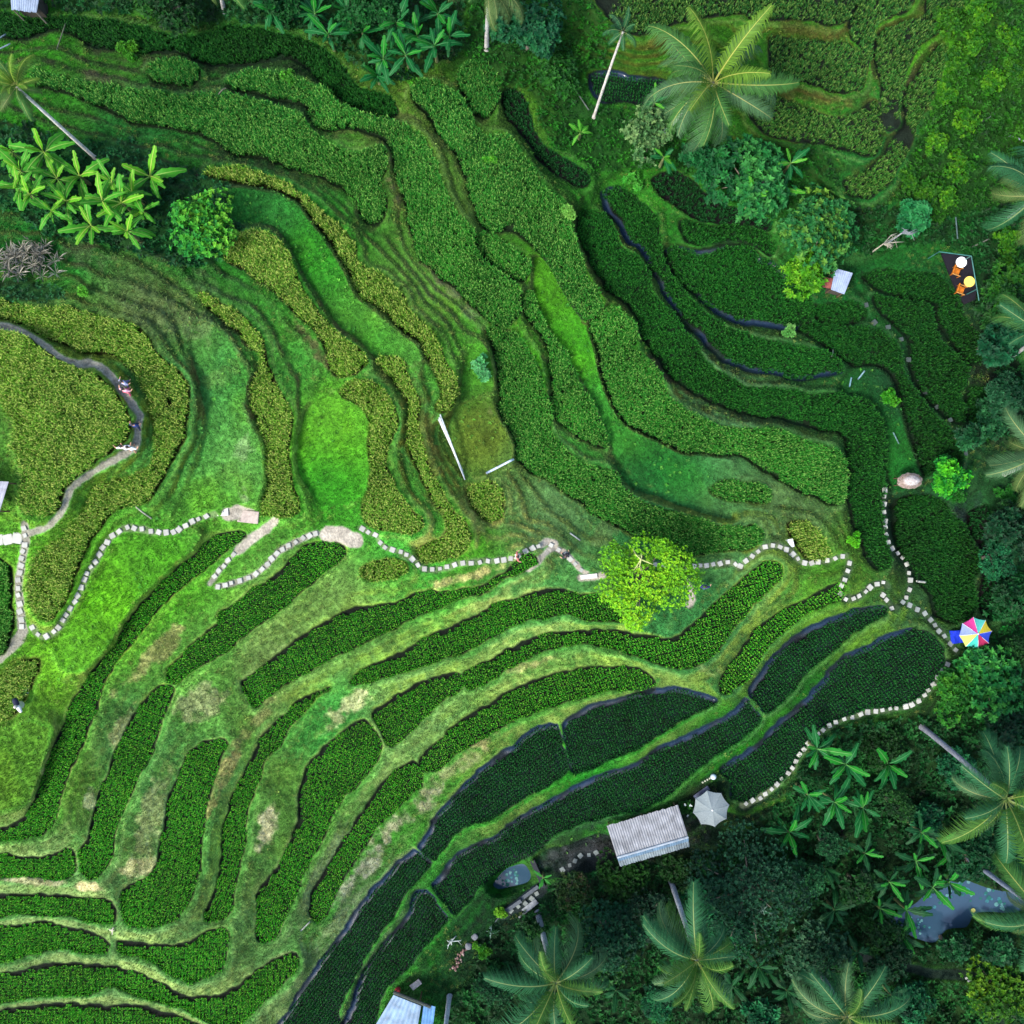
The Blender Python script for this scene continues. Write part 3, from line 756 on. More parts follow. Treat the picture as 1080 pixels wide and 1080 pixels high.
BLOBS = [  # bare or dry patches: u, v, half length, half width, angle, colour, strength
 (165, 690, 48, 9, -45, (170, 160, 115), .8), (128, 770, 30, 7, -62, (185, 185, 140), .7), (95, 845, 6, 12, 0, (200, 205, 170), .7), (215, 740, 30, 16, -20, (150, 150, 120), .8), (160, 860, 45, 12, -75, (165, 170, 125), .7), (145, 915, 30, 9, -10, (195, 190, 150), .8),
 (95, 935, 22, 5, 5, (215, 200, 160), .9), (30, 928, 40, 4, 5, (205, 195, 165), .8), (282, 875, 26, 9, -70, (205, 200, 170), .9), (365, 750, 28, 11, -32, (195, 195, 155), .85), (235, 820, 42, 7, -62, (150, 135, 95), .8), (262, 770, 40, 6, -50, (130, 125, 85), .7),
 (380, 920, 45, 10, -50, (160, 160, 148), .9), (430, 860, 45, 10, -40, (165, 160, 140), .85), (480, 810, 40, 8, -35, (150, 150, 115), .7), (505, 785, 30, 6, -35, (165, 145, 110), .7), (300, 690, 60, 12, -30, (150, 180, 115), .5), (360, 655, 40, 10, -35, (150, 180, 120), .4), (500, 606, 42, 6, -14, (205, 190, 140), .85), (690, 735, 40, 5, -6, (185, 185, 135), .7), (745, 705, 35, 6, 25, (130, 150, 100), .6),
 (565, 700, 30, 4, -18, (190, 180, 130), .6), (440, 590, 16, 3, 10, (170, 170, 130), .5), (770, 640, 22, 6, -40, (185, 170, 120), .5), (100, 720, 20, 6, -60, (200, 190, 150), .6), (55, 800, 24, 4, -62, (190, 185, 145), .6),
 (335, 370, 34, 6, 55, (105, 90, 70), .9), (290, 300, 30, 6, 38, (95, 95, 75), .7), (360, 210, 24, 7, 35, (85, 95, 60), .6), (100, 80, 34, 12, 15, (75, 75, 58), .8), (240, 330, 44, 5, 40, (60, 65, 50), .7), (150, 265, 90, 4, 20, (62, 72, 58), .6), (70, 260, 40, 14, 18, (90, 95, 75), .6), (410, 190, 7, 24, 0, (125, 115, 90), .8), (418, 222, 5, 18, 0, (115, 105, 75), .8), (470, 300, 44, 7, 45, (125, 115, 95), .6), (490, 320, 30, 9, 50, (95, 115, 85), .6),
 (452, 470, 12, 44, -12, (115, 105, 55), .7), (515, 430, 6, 12, -40, (160, 145, 120), .7), (500, 440, 36, 20, 0, (95, 115, 45), .5), (180, 330, 48, 24, 30, (105, 125, 85), .6), (220, 300, 30, 12, 30, (80, 110, 70), .5), (255, 475, 10, 18, 20, (165, 190, 150), .5), (258, 520, 6, 12, 0, (190, 200, 170), .5), (235, 395, 20, 10, -30, (110, 140, 75), .5),
 (670, 310, 30, 4, 60, (95, 85, 50), .7), (720, 440, 60, 4, 28, (85, 78, 42), .7), (640, 480, 70, 4, 35, (85, 95, 55), .5), (710, 400, 40, 5, 40, (52, 52, 38), .8), (760, 425, 40, 4, 20, (45, 45, 35), .7), (850, 30, 38, 7, 10, (84, 84, 42), .8), (700, 45, 22, 9, -25, (85, 80, 35), .8), (860, 103, 44, 6, 8, (80, 80, 42), .8), (925, 150, 5, 14, 20, (85, 80, 50), .8), (958, 100, 5, 22, 15, (75, 72, 50), .8), (880, 180, 34, 5, -5, (62, 72, 30), .6),
 (640, 560, 20, 8, -40, (105, 120, 80), .6), (800, 555, 18, 12, 0, (95, 130, 75), .5), (850, 560, 18, 24, 30, (85, 120, 75), .5), (800, 510, 14, 10, 0, (90, 130, 85), .5), (520, 990, 40, 20, -30, (22, 50, 34), .7), (600, 905, 50, 16, -10, (62, 66, 74), .8), (690, 882, 60, 20, -12, (48, 50, 56), .9), (470, 1020, 50, 30, -40, (16, 48, 28), .8), (770, 830, 26, 10, -30, (20, 44, 24), .8), (730, 840, 26, 10, -30, (40, 42, 40), .7), (1015, 540, 26, 8, -45, (26, 34, 46), .9), (1008, 490, 5, 20, -20, (36, 34, 38), .7)]
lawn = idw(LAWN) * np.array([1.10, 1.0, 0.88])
lowleft = np.clip((GV - 0.12 * GU - 470) / 90, 0, 1) * np.clip((760 - GU) / 150, 0, 1)
riser = idw(RISER) * (1.05 + 0.1 * lowleft)[..., None] * np.array([0.86, 0.98, 0.66])
riser = riser * (1 - 0.3 * lowleft[..., None]) + lawn * 1.15 * 0.3 * lowleft[..., None]
n1, n2, n3 = vnoise(26, 31, oct_=3), vnoise(6, 32, oct_=3), vnoise(60, 33, oct_=2)
gy_, gx_ = np.gradient(ZG, DU)
slope = np.hypot(blur(gx_, 1, 1), blur(gy_, 1, 1))
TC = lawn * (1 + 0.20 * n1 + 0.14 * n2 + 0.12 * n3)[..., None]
yellow = np.clip((vnoise(34, 41, oct_=3) - 0.25) * 1.8, 0, 1)[..., None] * 0.45
TC = TC * (1 - yellow) + TC * np.array([1.45, 1.10, 0.75]) * yellow
ms = np.clip((slope - 0.035) / 0.06, 0, 1) * np.clip(0.85 + 0.5 * n2, 0, 1)
TC = TC * (1 - ms[..., None]) + riser * (1 + 0.25 * n2 + 0.15 * n1)[..., None] * ms[..., None]
_s1 = np.random.default_rng(77).random(4000) * 2 - 1
_zz = (ZG + vnoise(30, 78, oct_=2) * .12 + 10) * 9.0
_fl = np.clip(_zz.astype(int), 0, 3998)
streak = _s1[_fl] * (1 - (_zz - _fl)) + _s1[_fl + 1] * (_zz - _fl)
TC = TC * (1 + 0.24 * streak * np.clip(slope / .05, 0, 1) * (ID1 >= 0))[..., None]
rim = np.where(downhill, np.exp(-((D1 - lipw + 0.8) / 1.9) ** 2), 0) * 0.9 * np.clip(0.8 + n1, 0.25, 1)
rimc = (riser * 0.65 + lawn * 0.75 + alb((52, 58, 40))) * (1 - .75 * lowleft[..., None]) + (lawn * 1.25 + riser * .22) * .75 * lowleft[..., None]
lipz = (lip & (D1 < lipw - 1.5)) * lowleft * 0.7
TC = TC * (1 - lipz[..., None]) + (lawn * .55 + alb((62, 142, 40)) * .5) * (1 + .2 * n2)[..., None] * lipz[..., None]
rim = np.maximum(rim, 0.42 * LIPLINE * np.clip(0.7 + n1, 0.2, 1))
TC = TC * (1 - rim[..., None]) + rimc * rim[..., None]
for (u, v, a, b, ang, c, s) in BLOBS:
    ca, sa = math.cos(R(ang)), math.sin(R(ang))
    x = ((GU - u) * ca + (GV - v) * sa) / a
    y = (-(GU - u) * sa + (GV - v) * ca) / b
    w = np.clip(1.15 - (x * x + y * y) + 0.9 * n1 + 0.8 * n2, 0, 1) * s * .78
    w = np.where((D1 < 0) & (CROP[np.maximum(ID1, 0)] != 'L'), 0, w)
    TC = TC * (1 - w[..., None]) + (1.0 + 0.12 * lowleft)[..., None] * alb(c) * np.array([1.04, 1.0, 0.86]) * (1 + 0.3 * n2)[..., None] * w[..., None]
JUN = np.full((NG, NG), -1, dtype=np.int32)
for k, (s, c, ls, h, dens) in enumerate(JUNGLE):
    poly = np.array(PX(s))
    sl = bbox_slice(poly, 12)
    d, ins = seg_dist(GU[sl], GV[sl], poly)
    d = np.where(ins, -d, d) + 4 * n1[sl]
    free = (D1[sl] > 2) & (DP[sl] > 4) & (POND_D[sl] > 1)
    w = np.clip(-d / 5, 0, 1) * free * 0.75
    TC[sl] = TC[sl] * (1 - w[..., None]) + (alb((22, 34, 16)) * 0.7 + 0.3 * alb(c)) * w[..., None]
    JUN[sl] = np.where((d < 0) & free, k, JUN[sl])
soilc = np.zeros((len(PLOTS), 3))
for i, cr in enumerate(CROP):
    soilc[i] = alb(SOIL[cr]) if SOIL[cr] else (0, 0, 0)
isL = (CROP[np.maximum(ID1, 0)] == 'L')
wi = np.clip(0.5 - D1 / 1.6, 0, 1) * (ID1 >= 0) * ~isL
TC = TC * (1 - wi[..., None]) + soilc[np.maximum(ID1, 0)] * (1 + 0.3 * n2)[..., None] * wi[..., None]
PCOL = {'dirt': (150, 146, 134), 'grass': (112, 122, 92), 'pale': (184, 174, 160), 'mud': (50, 58, 62), 'none': (60, 80, 60)}
pc = np.array([alb(PCOL[p[2]]) for p in PATHS])
pstr = np.array([{'dirt': .95, 'grass': .72, 'pale': .95, 'mud': .8, 'none': 0.0}[p[2]] for p in PATHS])
dark_side = np.clip((GU - 830) / 120, 0, 1)                       # right-hand gully shade put into the path colour
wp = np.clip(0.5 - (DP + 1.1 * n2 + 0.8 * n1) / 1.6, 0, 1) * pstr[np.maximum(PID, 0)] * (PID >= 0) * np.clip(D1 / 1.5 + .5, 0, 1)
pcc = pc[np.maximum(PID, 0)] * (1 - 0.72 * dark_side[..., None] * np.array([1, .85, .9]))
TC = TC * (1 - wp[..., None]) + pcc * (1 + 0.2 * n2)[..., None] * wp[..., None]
TC = np.clip(TC * (1 + 0.14 * vnoise(2.2, 55, oct_=2) * np.clip(D1, 0, 1))[..., None], 0.004, 0.8)
wetp = np.isin(CROP, ['V', 'W']) | np.array(['blue water' in (p[3] or '') for p in PLOTS])
_mac = blur(Z0, 14, 2)
_my, _mx = np.gradient(_mac, DU)
_mn = np.hypot(_mx, _my) + 1e-6
wet = np.clip(0.2 - D1 / 1.2, 0, 1) * np.clip(0.75 + 0.9 * vnoise(18, 66, oct_=2), 0.15, 1) * wetp[np.maximum(ID1, 0)] * (ID1 >= 0)
wet *= np.clip(gat(D1, GU + _mx / _mn * 5.6, GV + _my / _mn * 5.6) / 1.5 + 1.2, 0, 1)

# ---- one sheet: dense where the photo looks, wide rings out to the hills
ring = 1160 + np.cumsum(3.0 * 1.35 ** np.arange(26))
ufull = np.r_[-80 - np.cumsum(3.0 * 1.35 ** np.arange(26))[::-1], us, ring]
idx = np.clip(np.rint((ufull - U0) / DU).astype(int), 0, NG - 1)
ZF = ZG[idx][:, idx]
FU, FV = np.meshgrid(ufull, ufull)
far = np.clip(np.maximum(np.maximum(U0 - FU, FU - U1), np.maximum(U0 - FV, FV - U1)) / 60.0, 0, 1)
ZF = ZF * (1 - far) + 2.0 * far
TCF = TC[idx][:, idx] * (1 - far)[..., None] + (alb((30, 84, 26)) * (1 + .5 * vnoise(2.2, 202, FU.shape, 2))[..., None]) * far[..., None]
X, Y, Zw = world(FU, FV, ZF)
nf = len(ufull)
co = np.stack([X, Y, Zw], -1).reshape(-1, 3)
ii = (np.arange(nf - 1)[:, None] * nf + np.arange(nf - 1)[None, :]).ravel()
faces = np.stack([ii, ii + nf, ii + nf + 1, ii + 1], -1)

m, nt, bs, N, L = new_mat("terraced_ground")
at = N.new("ShaderNodeAttribute"); at.attribute_name = "Col"
aw = N.new("ShaderNodeAttribute"); aw.attribute_name = "wet"
tc = N.new("ShaderNodeTexCoord")
nz = []
for sc_, det in ((0.9, 5), (7.0, 4), (2.6, 3)):
    t = N.new("ShaderNodeTexNoise"); t.inputs["Scale"].default_value = sc_; t.inputs["Detail"].default_value = det; t.inputs["Roughness"].default_value = 0.65
    L.new(tc.outputs["Object"], t.inputs["Vector"]); nz.append(t)


def maprange(src, a, b, c, d):
    q = N.new("ShaderNodeMapRange")
    q.inputs[1].default_value, q.inputs[2].default_value, q.inputs[3].default_value, q.inputs[4].default_value = a, b, c, d
    L.new(src, q.inputs[0])
    return q.outputs[0]


def mathn(op, a, b):
    q = N.new("ShaderNodeMath"); q.operation = op
    for k, s in enumerate((a, b)):
        if isinstance(s, float): q.inputs[k].default_value = s
        else: L.new(s, q.inputs[k])
    return q.outputs[0]


f = mathn('MULTIPLY', mathn('MULTIPLY', maprange(nz[0].outputs[0], .3, .7, .82, 1.18), maprange(nz[1].outputs[0], .3, .7, .68, 1.32)), maprange(nz[2].outputs[0], .3, .7, .85, 1.15))
vm = N.new("ShaderNodeVectorMath"); vm.operation = 'SCALE'
L.new(at.outputs["Color"], vm.inputs[0]); L.new(f, vm.inputs[3])
mw = N.new("ShaderNodeMix"); mw.data_type = 'RGBA'
L.new(aw.outputs["Fac"], mw.inputs[0]); L.new(vm.outputs[0], mw.inputs[6])
mw.inputs[7].default_value = (*alb((36, 54, 76)), 1)
L.new(mw.outputs[2], bs.inputs["Base Color"])
L.new(maprange(aw.outputs["Fac"], 0, 1, .9, .12), bs.inputs["Roughness"])
L.new(maprange(aw.outputs["Fac"], 0, 1, .12, .5), bs.inputs["Specular IOR Level"])
bp = N.new("ShaderNodeBump"); bp.inputs["Distance"].default_value = 0.12
L.new(maprange(aw.outputs["Fac"], 0, 1, .8, .03), bp.inputs["Strength"]); L.new(nz[1].outputs[0], bp.inputs["Height"])
L.new(bp.outputs[0], bs.inputs["Normal"])
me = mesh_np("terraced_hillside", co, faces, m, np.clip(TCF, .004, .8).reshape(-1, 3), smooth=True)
wa = me.attributes.new("wet", 'FLOAT', 'POINT')
wa.data.foreach_set("value", (wet[idx][:, idx] * (1 - far)).astype(np.float32).ravel())
tag(put("terrain", me), "terraced hillside of grassy banks and lawns stepping down into a shaded valley", "terrain", kind="structure")
del FU, FV, X, Y, Zw, co, faces
# ------------------------------------------------------------------ blades: rice plants and grass
def blades(px, py, pz, h, spread, width, nb, colr, seed, jit=0.16, tip=None, tipf=0.0, lean=0.0):
    """nb bent three-triangle blades round every plant at (px, py, pz); colr (n,3)."""
    r = np.random.default_rng(seed)
    n = len(px)
    if n == 0: return None
    a = (r.random((n, 1)) * 6.283 + np.arange(nb)[None, :] * (6.283 / nb) + r.normal(0, 0.35, (n, nb)))
    hh = (np.asarray(h).reshape(-1, 1) * (0.75 + 0.5 * r.random((n, nb))))
    sp = spread * (0.45 + 0.9 * r.random((n, nb)))
    ca, sa = np.cos(a), np.sin(a)
    w = width * (0.7 + 0.6 * r.random((n, nb)))
    bx = px[:, None] + ca * 0.03
    by = py[:, None] + sa * 0.03
    bz = np.repeat(pz[:, None], nb, 1)
    mx, my, mz = bx + ca * sp * 0.45, by + sa * sp * 0.45, bz + hh * 0.82
    tx, ty, tz = bx + ca * sp, by + sa * sp, bz + hh * (0.98 - 0.35 * r.random((n, nb)))
    V = np.empty((n, nb, 5, 3), dtype=np.float32)
    for k, (X_, Y_, Z_, s) in enumerate(((bx, by, bz, -1), (bx, by, bz, 1), (mx, my, mz, -1), (mx, my, mz, 1), (tx, ty, tz, 0))):
        V[:, :, k, 0] = X_ - sa * w * 0.5 * s
        V[:, :, k, 1] = Y_ + ca * w * 0.5 * s
        V[:, :, k, 2] = Z_
    base = (np.arange(n * nb) * 5)[:, None]
    F = (base[:, None, :] + np.array([[0, 1, 3], [0, 3, 2], [2, 3, 4]])[None]).reshape(-1, 3)
    c = colr[:, None, None, :] * (1 + jit * r.normal(0, 1, (n, nb, 1, 1)))
    c = np.repeat(c, 5, 2)
    if tip is not None:
        m = (r.random((n, nb)) < tipf)
        c[:, :, 3:][m] = tip * (0.8 + 0.4 * r.random((m.sum(), 1, 1)))
        c[:, :, 2][m] = tip * 0.9
    return V.reshape(-1, 3), F, np.clip(c, 0.003, 0.8).reshape(-1, 3)


macro = blur(Z0, 14, 2)
mgy, mgx = np.gradient(macro, DU)
mgn = np.hypot(mgx, mgy) + 1e-6
UPX, UPY = mgx / mgn, mgy / mgn
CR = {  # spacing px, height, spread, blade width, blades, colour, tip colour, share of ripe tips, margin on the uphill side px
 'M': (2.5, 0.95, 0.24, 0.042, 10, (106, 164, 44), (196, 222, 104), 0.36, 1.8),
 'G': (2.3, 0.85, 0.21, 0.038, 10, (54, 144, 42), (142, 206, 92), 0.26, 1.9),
 'D': (2.3, 0.65, 0.18, 0.038, 9, (22, 96, 26), (58, 144, 44), 0.26, 2.2),  # shade of the right-hand valley put into this dark colour
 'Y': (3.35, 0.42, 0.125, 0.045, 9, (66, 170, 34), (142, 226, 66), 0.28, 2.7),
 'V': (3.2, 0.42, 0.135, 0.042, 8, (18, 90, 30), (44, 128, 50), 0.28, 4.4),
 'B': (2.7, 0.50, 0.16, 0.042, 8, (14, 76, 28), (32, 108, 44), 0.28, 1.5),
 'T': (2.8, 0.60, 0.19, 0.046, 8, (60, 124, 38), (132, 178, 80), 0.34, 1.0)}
REGION = [(60, 450, 1.0), (400, 200, 1.0)]
for i, (crop, z, s, lab) in enumerate(PLOTS):
    if crop not in CR: continue
    sp, h, spr, wd, nb, c, tip, tf, ins_ = CR[crop]
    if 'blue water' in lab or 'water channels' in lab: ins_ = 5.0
    poly = POLY[i]
    lo, hi = np.maximum(poly.min(0) - 2, U0 + 10), np.minimum(poly.max(0) + 2, U1 - 10)
    # rows follow the long axis of the plot
    cpt = poly.mean(0)
    ev, evec = np.linalg.eigh(np.cov((poly - cpt).T))
    ax = evec[:, 1]
    half = np.hypot(*(hi - lo)) / 2 + 4
    g = np.arange(-half, half, sp)
    ga, gb = np.meshgrid(g, g)
    mid = (lo + hi) / 2
    r = np.random.default_rng(100 + i)
    jt = 0.09 if crop in 'YV' else 0.5
    ga = ga + r.normal(0, jt * sp, ga.shape)
    gb = gb + r.normal(0, jt * sp, gb.shape)
    u = (mid[0] + ga * ax[0] - gb * ax[1]).ravel()
    v = (mid[1] + ga * ax[1] + gb * ax[0]).ravel()
    k = (u > lo[0]) & (u < hi[0]) & (v > lo[1]) & (v < hi[1])
    u, v = u[k], v[k]
    k = (gnear(ID1, u, v) == i) & (gat(D1, u, v) < -0.4)
    u, v = u[k], v[k]
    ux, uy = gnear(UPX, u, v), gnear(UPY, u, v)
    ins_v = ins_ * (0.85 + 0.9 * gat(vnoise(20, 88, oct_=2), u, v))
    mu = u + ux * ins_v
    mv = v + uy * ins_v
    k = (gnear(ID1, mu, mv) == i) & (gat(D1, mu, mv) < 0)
    patchy = gat(n2, u, v) * 0.5 + gat(n1, u, v)
    k &= patchy > (-0.8 if crop == 'T' else -1.5)
    u, v, patchy = u[k], v[k], patchy[k]
    zz = gat(ZG, u, v)
    x, y, _ = world(u, v, zz)
    base = alb(c)[None, :] * (1 + 0.26 * patchy)[:, None]
    warm = np.clip((gat(n3, u, v) * 0.6 + r.normal(0, 0.35, len(u))), -0.6, 1)[:, None]
    base = base * (1 + warm * np.array([0.12, 0.04, -0.08]))
    if crop in 'GD':                                   # ripeness changes across the hillside
        rip = np.clip((640 - u) / 500, 0, 1)[:, None] * np.clip((v - 120) / 250, 0, 1)[:, None]
        base = base * (1 + rip * np.array([0.35, 0.10, 0.0]))
    if crop in 'GT':                                    # darker, bluer crop towards the top of the slope
        yg = np.clip((230 - v) / 200, 0, 1)[:, None]
        base = base * (1 - yg * np.array([.42, .30, .02]))
    if crop == 'D':                                     # gully shade painted into the crop colour; darker at the top too
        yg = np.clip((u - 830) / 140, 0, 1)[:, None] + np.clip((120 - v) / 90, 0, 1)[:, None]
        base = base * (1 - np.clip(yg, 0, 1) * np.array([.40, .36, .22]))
    hh = h * (1 + 0.28 * gat(vnoise(11, 77, oct_=2), u, v) + r.normal(0, 0.1, len(u)))
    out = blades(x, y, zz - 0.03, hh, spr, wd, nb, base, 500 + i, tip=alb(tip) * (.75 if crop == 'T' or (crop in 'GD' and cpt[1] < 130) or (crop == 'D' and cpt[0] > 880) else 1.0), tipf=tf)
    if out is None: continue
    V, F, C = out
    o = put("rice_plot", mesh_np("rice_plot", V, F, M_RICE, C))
    tag(o, lab, "rice plot", "plots of rice on the terraces")

# short rough grass on banks, lips and lawns
n = 420000
gu, gv = rng.uniform(-30, 1110, n), rng.uniform(-30, 1110, n)
keep = ((gat(D1, gu, gv) > 0.8) | gnear(isL, gu, gv)) & (gat(DP, gu, gv) > 0.6) & (gat(POND_D, gu, gv) > 1) & (gnear(JUN, gu, gv) < 0)
gu, gv = gu[keep], gv[keep]
gz = gat(ZG, gu, gv)
gx, gy, _ = world(gu, gv, gz)
gc = np.stack([gat(TC[..., k], gu, gv) for k in range(3)], -1)
gc = gc * (1.0 + 0.30 * rng.normal(0, 1, (len(gu), 1))) * np.array([1.05, 1.06, 0.95])
gh = 0.06 + 0.08 * rng.random(len(gu)) + 0.10 * np.clip(gat(n1, gu, gv), 0, 1)
V, F, C = blades(gx, gy, gz - 0.01, gh, 0.085, 0.030, 4, np.clip(gc, 0.004, 0.7), 9)
tag(put("grass", mesh_np("grass", V, F, M_GRASS, C)), "short rough grass on the terrace banks, bunds and lawns", "grass", kind="stuff")

# broad-leaved weeds and tussocks scattered in the lawns and on the banks
def weeds(n, seed, where, size, cols, nl, width, label):
    r = np.random.default_rng(seed)
    u, v = r.uniform(-10, 1090, n), r.uniform(-10, 1090, n)
    kp = where(u, v) & (gat(DP, u, v) > 1) & (gat(POND_D, u, v) > 2) & (gat(vnoise(24, seed, oct_=2), u, v) + r.normal(0, .3, n) > 0.05)
    u, v = u[kp], v[kp]
    z = gat(ZG, u, v)
    x, y, _ = world(u, v, z)
    nrm = np.stack([r.normal(0, .25, len(u)), r.normal(0, .25, len(u)), np.ones(len(u))], 1)
    nrm /= np.linalg.norm(nrm, axis=1, keepdims=True)
    cs = np.stack([gat(TC[..., k], u, v) for k in range(3)], -1)
    mix = r.random((len(u), 1)) * .6
    cs = cs * (1 - mix) + np.array([alb(c) for c in cols])[r.integers(0, len(cols), len(u))] * mix
    cs = cs * (0.75 + .7 * r.random((len(u), 1)))
    V, F, C = rosettes(np.stack([x, y, z + .05], 1), nrm, size * (.6 + .9 * r.random(len(u))), nl, np.clip(cs, .004, .6), r, width)
    tag(put("weeds", mesh_np("weeds", V, F, M_GRASS, C)), label, "weeds", kind="stuff")
# ------------------------------------------------------------------ leaves, trees, palms, bananas
def leaf_quads(pos, dirv, nrm, ln, wd, colr, fold=0.18, droop=0.25):
    """folded diamond leaves: pos, dirv, nrm (n,3); ln, wd (n,); colr (n,3)."""
    side = np.cross(dirv, nrm)
    side /= np.linalg.norm(side, axis=1, keepdims=True) + 1e-9
    up = np.cross(side, dirv)
    L_, W_ = ln[:, None], wd[:, None]
    mid = pos + dirv * L_ * 0.5
    V = np.stack([pos, mid + side * W_ * 0.5 + up * W_ * fold, mid - side * W_ * 0.5 + up * W_ * fold,
                  pos + dirv * L_ - nrm * L_ * droop], 1)
    b = (np.arange(len(pos)) * 4)[:, None, None]
    F = (b + np.array([[0, 3, 1], [0, 2, 3]])[None]).reshape(-1, 3)
    C = np.repeat(colr[:, None, :], 4, 1)
    return V.reshape(-1, 3), F, C.reshape(-1, 3)


def cat(parts):
    V, F, C, b = [], [], [], 0
    for v, f, c in parts:
        V.append(v); F.append(f + b); C.append(c); b += len(v)
    return np.concatenate(V), np.concatenate(F), np.concatenate(C)


def rosettes(pos, nrm, size, nl, colr, r, width=0.42, var=0.24, spread=0.9):
    n = len(pos)
    ref = np.where(np.abs(nrm[:, 2:3]) > 0.9, np.array([[1.0, 0, 0]]), np.array([[0, 0, 1.0]]))
    t1 = np.cross(nrm, ref); t1 /= np.linalg.norm(t1, axis=1, keepdims=True) + 1e-9
    t2 = np.cross(nrm, t1)
    a = r.random((n, 1)) * 6.283 + np.arange(nl)[None] * (6.283 / nl) + r.normal(0, 0.3, (n, nl))
    s = spread * (0.7 + 0.5 * r.random((n, nl)))
    d = t1[:, None] * (np.cos(a) * s)[..., None] + t2[:, None] * (np.sin(a) * s)[..., None] + nrm[:, None] * (0.35 + 0.5 * r.random((n, nl)))[..., None]
    d /= np.linalg.norm(d, axis=2, keepdims=True)
    ln = np.asarray(size).reshape(-1, 1) * (0.7 + 0.6 * r.random((n, nl)))
    c = colr[:, None, :] * (1 + var * r.normal(0, 1, (n, nl, 1)))
    P_ = np.repeat(pos[:, None], nl, 1).reshape(-1, 3)
    N_ = np.repeat(nrm[:, None], nl, 1).reshape(-1, 3)
    return leaf_quads(P_, d.reshape(-1, 3), N_, ln.ravel(), ln.ravel() * width, np.clip(c.reshape(-1, 3), 0.003, 0.7))


def crown_mesh(rad, hgt, nros, lsize, nl, cols, seed, lobes=9, width=0.42, flat=0.75, stray=0.28, lobe_px=None, lobe_s=1.0):
    """lobed crown, centre of its foot at the origin; returns the mesh and the lobe centres for the limbs."""
    r = np.random.default_rng(seed)
    lc = []
    for k in range(lobes):
        a = 6.283 * (k * 0.618) + r.normal(0, .3)
        q = math.sqrt((k + 0.3) / lobes) * rad * 0.72
        lc.append((q * math.cos(a), q * math.sin(a), hgt * (0.55 + 0.3 * (1 - (q / rad) ** 2) + r.normal(0, .07))))
    lc = np.array(lc)
    if lobe_px is not None:
        lc = np.array([(a, b, hgt * (0.62 + 0.25 * (1 - (a * a + b * b) / rad ** 2) + r.normal(0, .05))) for a, b in lobe_px])
        lobes = len(lc)
    lc[:, :2] += r.normal(0, .10 * rad, (lobes, 2))
    lr = rad * (0.22 + 0.26 * r.random(lobes)) * lobe_s
    parts = []
    which = r.integers(0, lobes, nros)
    d = r.normal(0, 1, (nros, 3))
    d[:, 2] = np.abs(d[:, 2]) * 1.1 - 0.35
    d /= np.linalg.norm(d, axis=1, keepdims=True)
    rr = np.where(r.random(nros) < stray, 1.0 + 0.35 * r.random(nros), 0.75 + 0.25 * r.random(nros))
    pos = lc[which] + d * (lr[which] * rr)[:, None] * np.array([1, 1, flat])
    nrm = d * 0.7 + np.array([0, 0, 0.75]) + r.normal(0, .18, d.shape)
    nrm /= np.linalg.norm(nrm, axis=1, keepdims=True)
    cs = np.array([alb(c) for c in cols])
    tone = r.random(lobes)
    w = np.clip(tone[which] * 0.6 + 0.75 * r.random(nros) ** 1.5 - 0.12, 0, 1)
    x = w * (len(cs) - 1)
    i0 = np.clip(x.astype(int), 0, len(cs) - 2) if len(cs) > 1 else np.zeros(nros, int)
    fr = (x - i0)[:, None]
    c = cs[i0] * (1 - fr) + cs[np.minimum(i0 + 1, len(cs) - 1)] * fr
    V, F, C = rosettes(pos, nrm, lsize * (0.75 + 0.5 * r.random(nros)), nl, c, r, width)
    return mesh_np("crown", V, F, M_LEAF, C), lc


BARK = tuple(alb((120, 112, 100)))


def trunk_mesh(h, lobes_c, r0, seed, col=BARK, twigs=0):
    r = random.Random(seed)
    mb = MB()
    top = Vector((r.uniform(-.1, .1) * h, r.uniform(-.1, .1) * h, h * 0.45))
    mb.tube([(0, 0, -0.4), (top.x * .4, top.y * .4, h * .2), top], [r0 * 1.25, r0, r0 * .75], 7, col)
    for c in lobes_c:
        c = Vector(c)
        mid = top.lerp(c, .5) + Vector((0, 0, .1 * h))
        mb.tube([top, mid, c], [r0 * .55, r0 * .35, r0 * .12], 5, col)
        for _ in range(twigs):
            e = c + Vector((r.uniform(-1, 1), r.uniform(-1, 1), r.uniform(.1, .9))) * (h * .3)
            mb.tube([c, c.lerp(e, .5) + Vector((0, 0, .1)), e], [r0 * .14, r0 * .09, r0 * .04], 4, col)
    return mb.mesh("trunk", M_WOOD, smooth=True)


def tree(u, v, rpx, h, kind, label, cat_="tree", group=None, seed=0, cols=None, name="tree", lobe_px=None, lobe_s=1.0):
    """u, v: where the photo shows the middle of the crown; rpx its radius in photo pixels."""
    g = P(u, v, h * 0.7)
    z0 = GZ(g.x, g.y, g.z - h * 0.7)
    rad = rpx * (CAM_H - z0 - h * 0.7) / CAM_H / PXM
    nros, ls, nl, wdt, lob = kind
    kk = (CAM_H - z0 - h * 0.7) / CAM_H / PXM
    if lobe_px is not None: lobe_px = [(a * kk, -b * kk) for a, b in lobe_px]
    me, lc = crown_mesh(rad, h, int(nros), ls, nl, cols, seed, lob, wdt, lobe_px=lobe_px, lobe_s=lobe_s)
    root = empty(name, (g.x, g.y, z0))
    tag(root, label, cat_, group)
    put("trunk", trunk_mesh(h, lc, 0.05 + 0.03 * h, seed), root)
    put("crown", me, root)
    return root


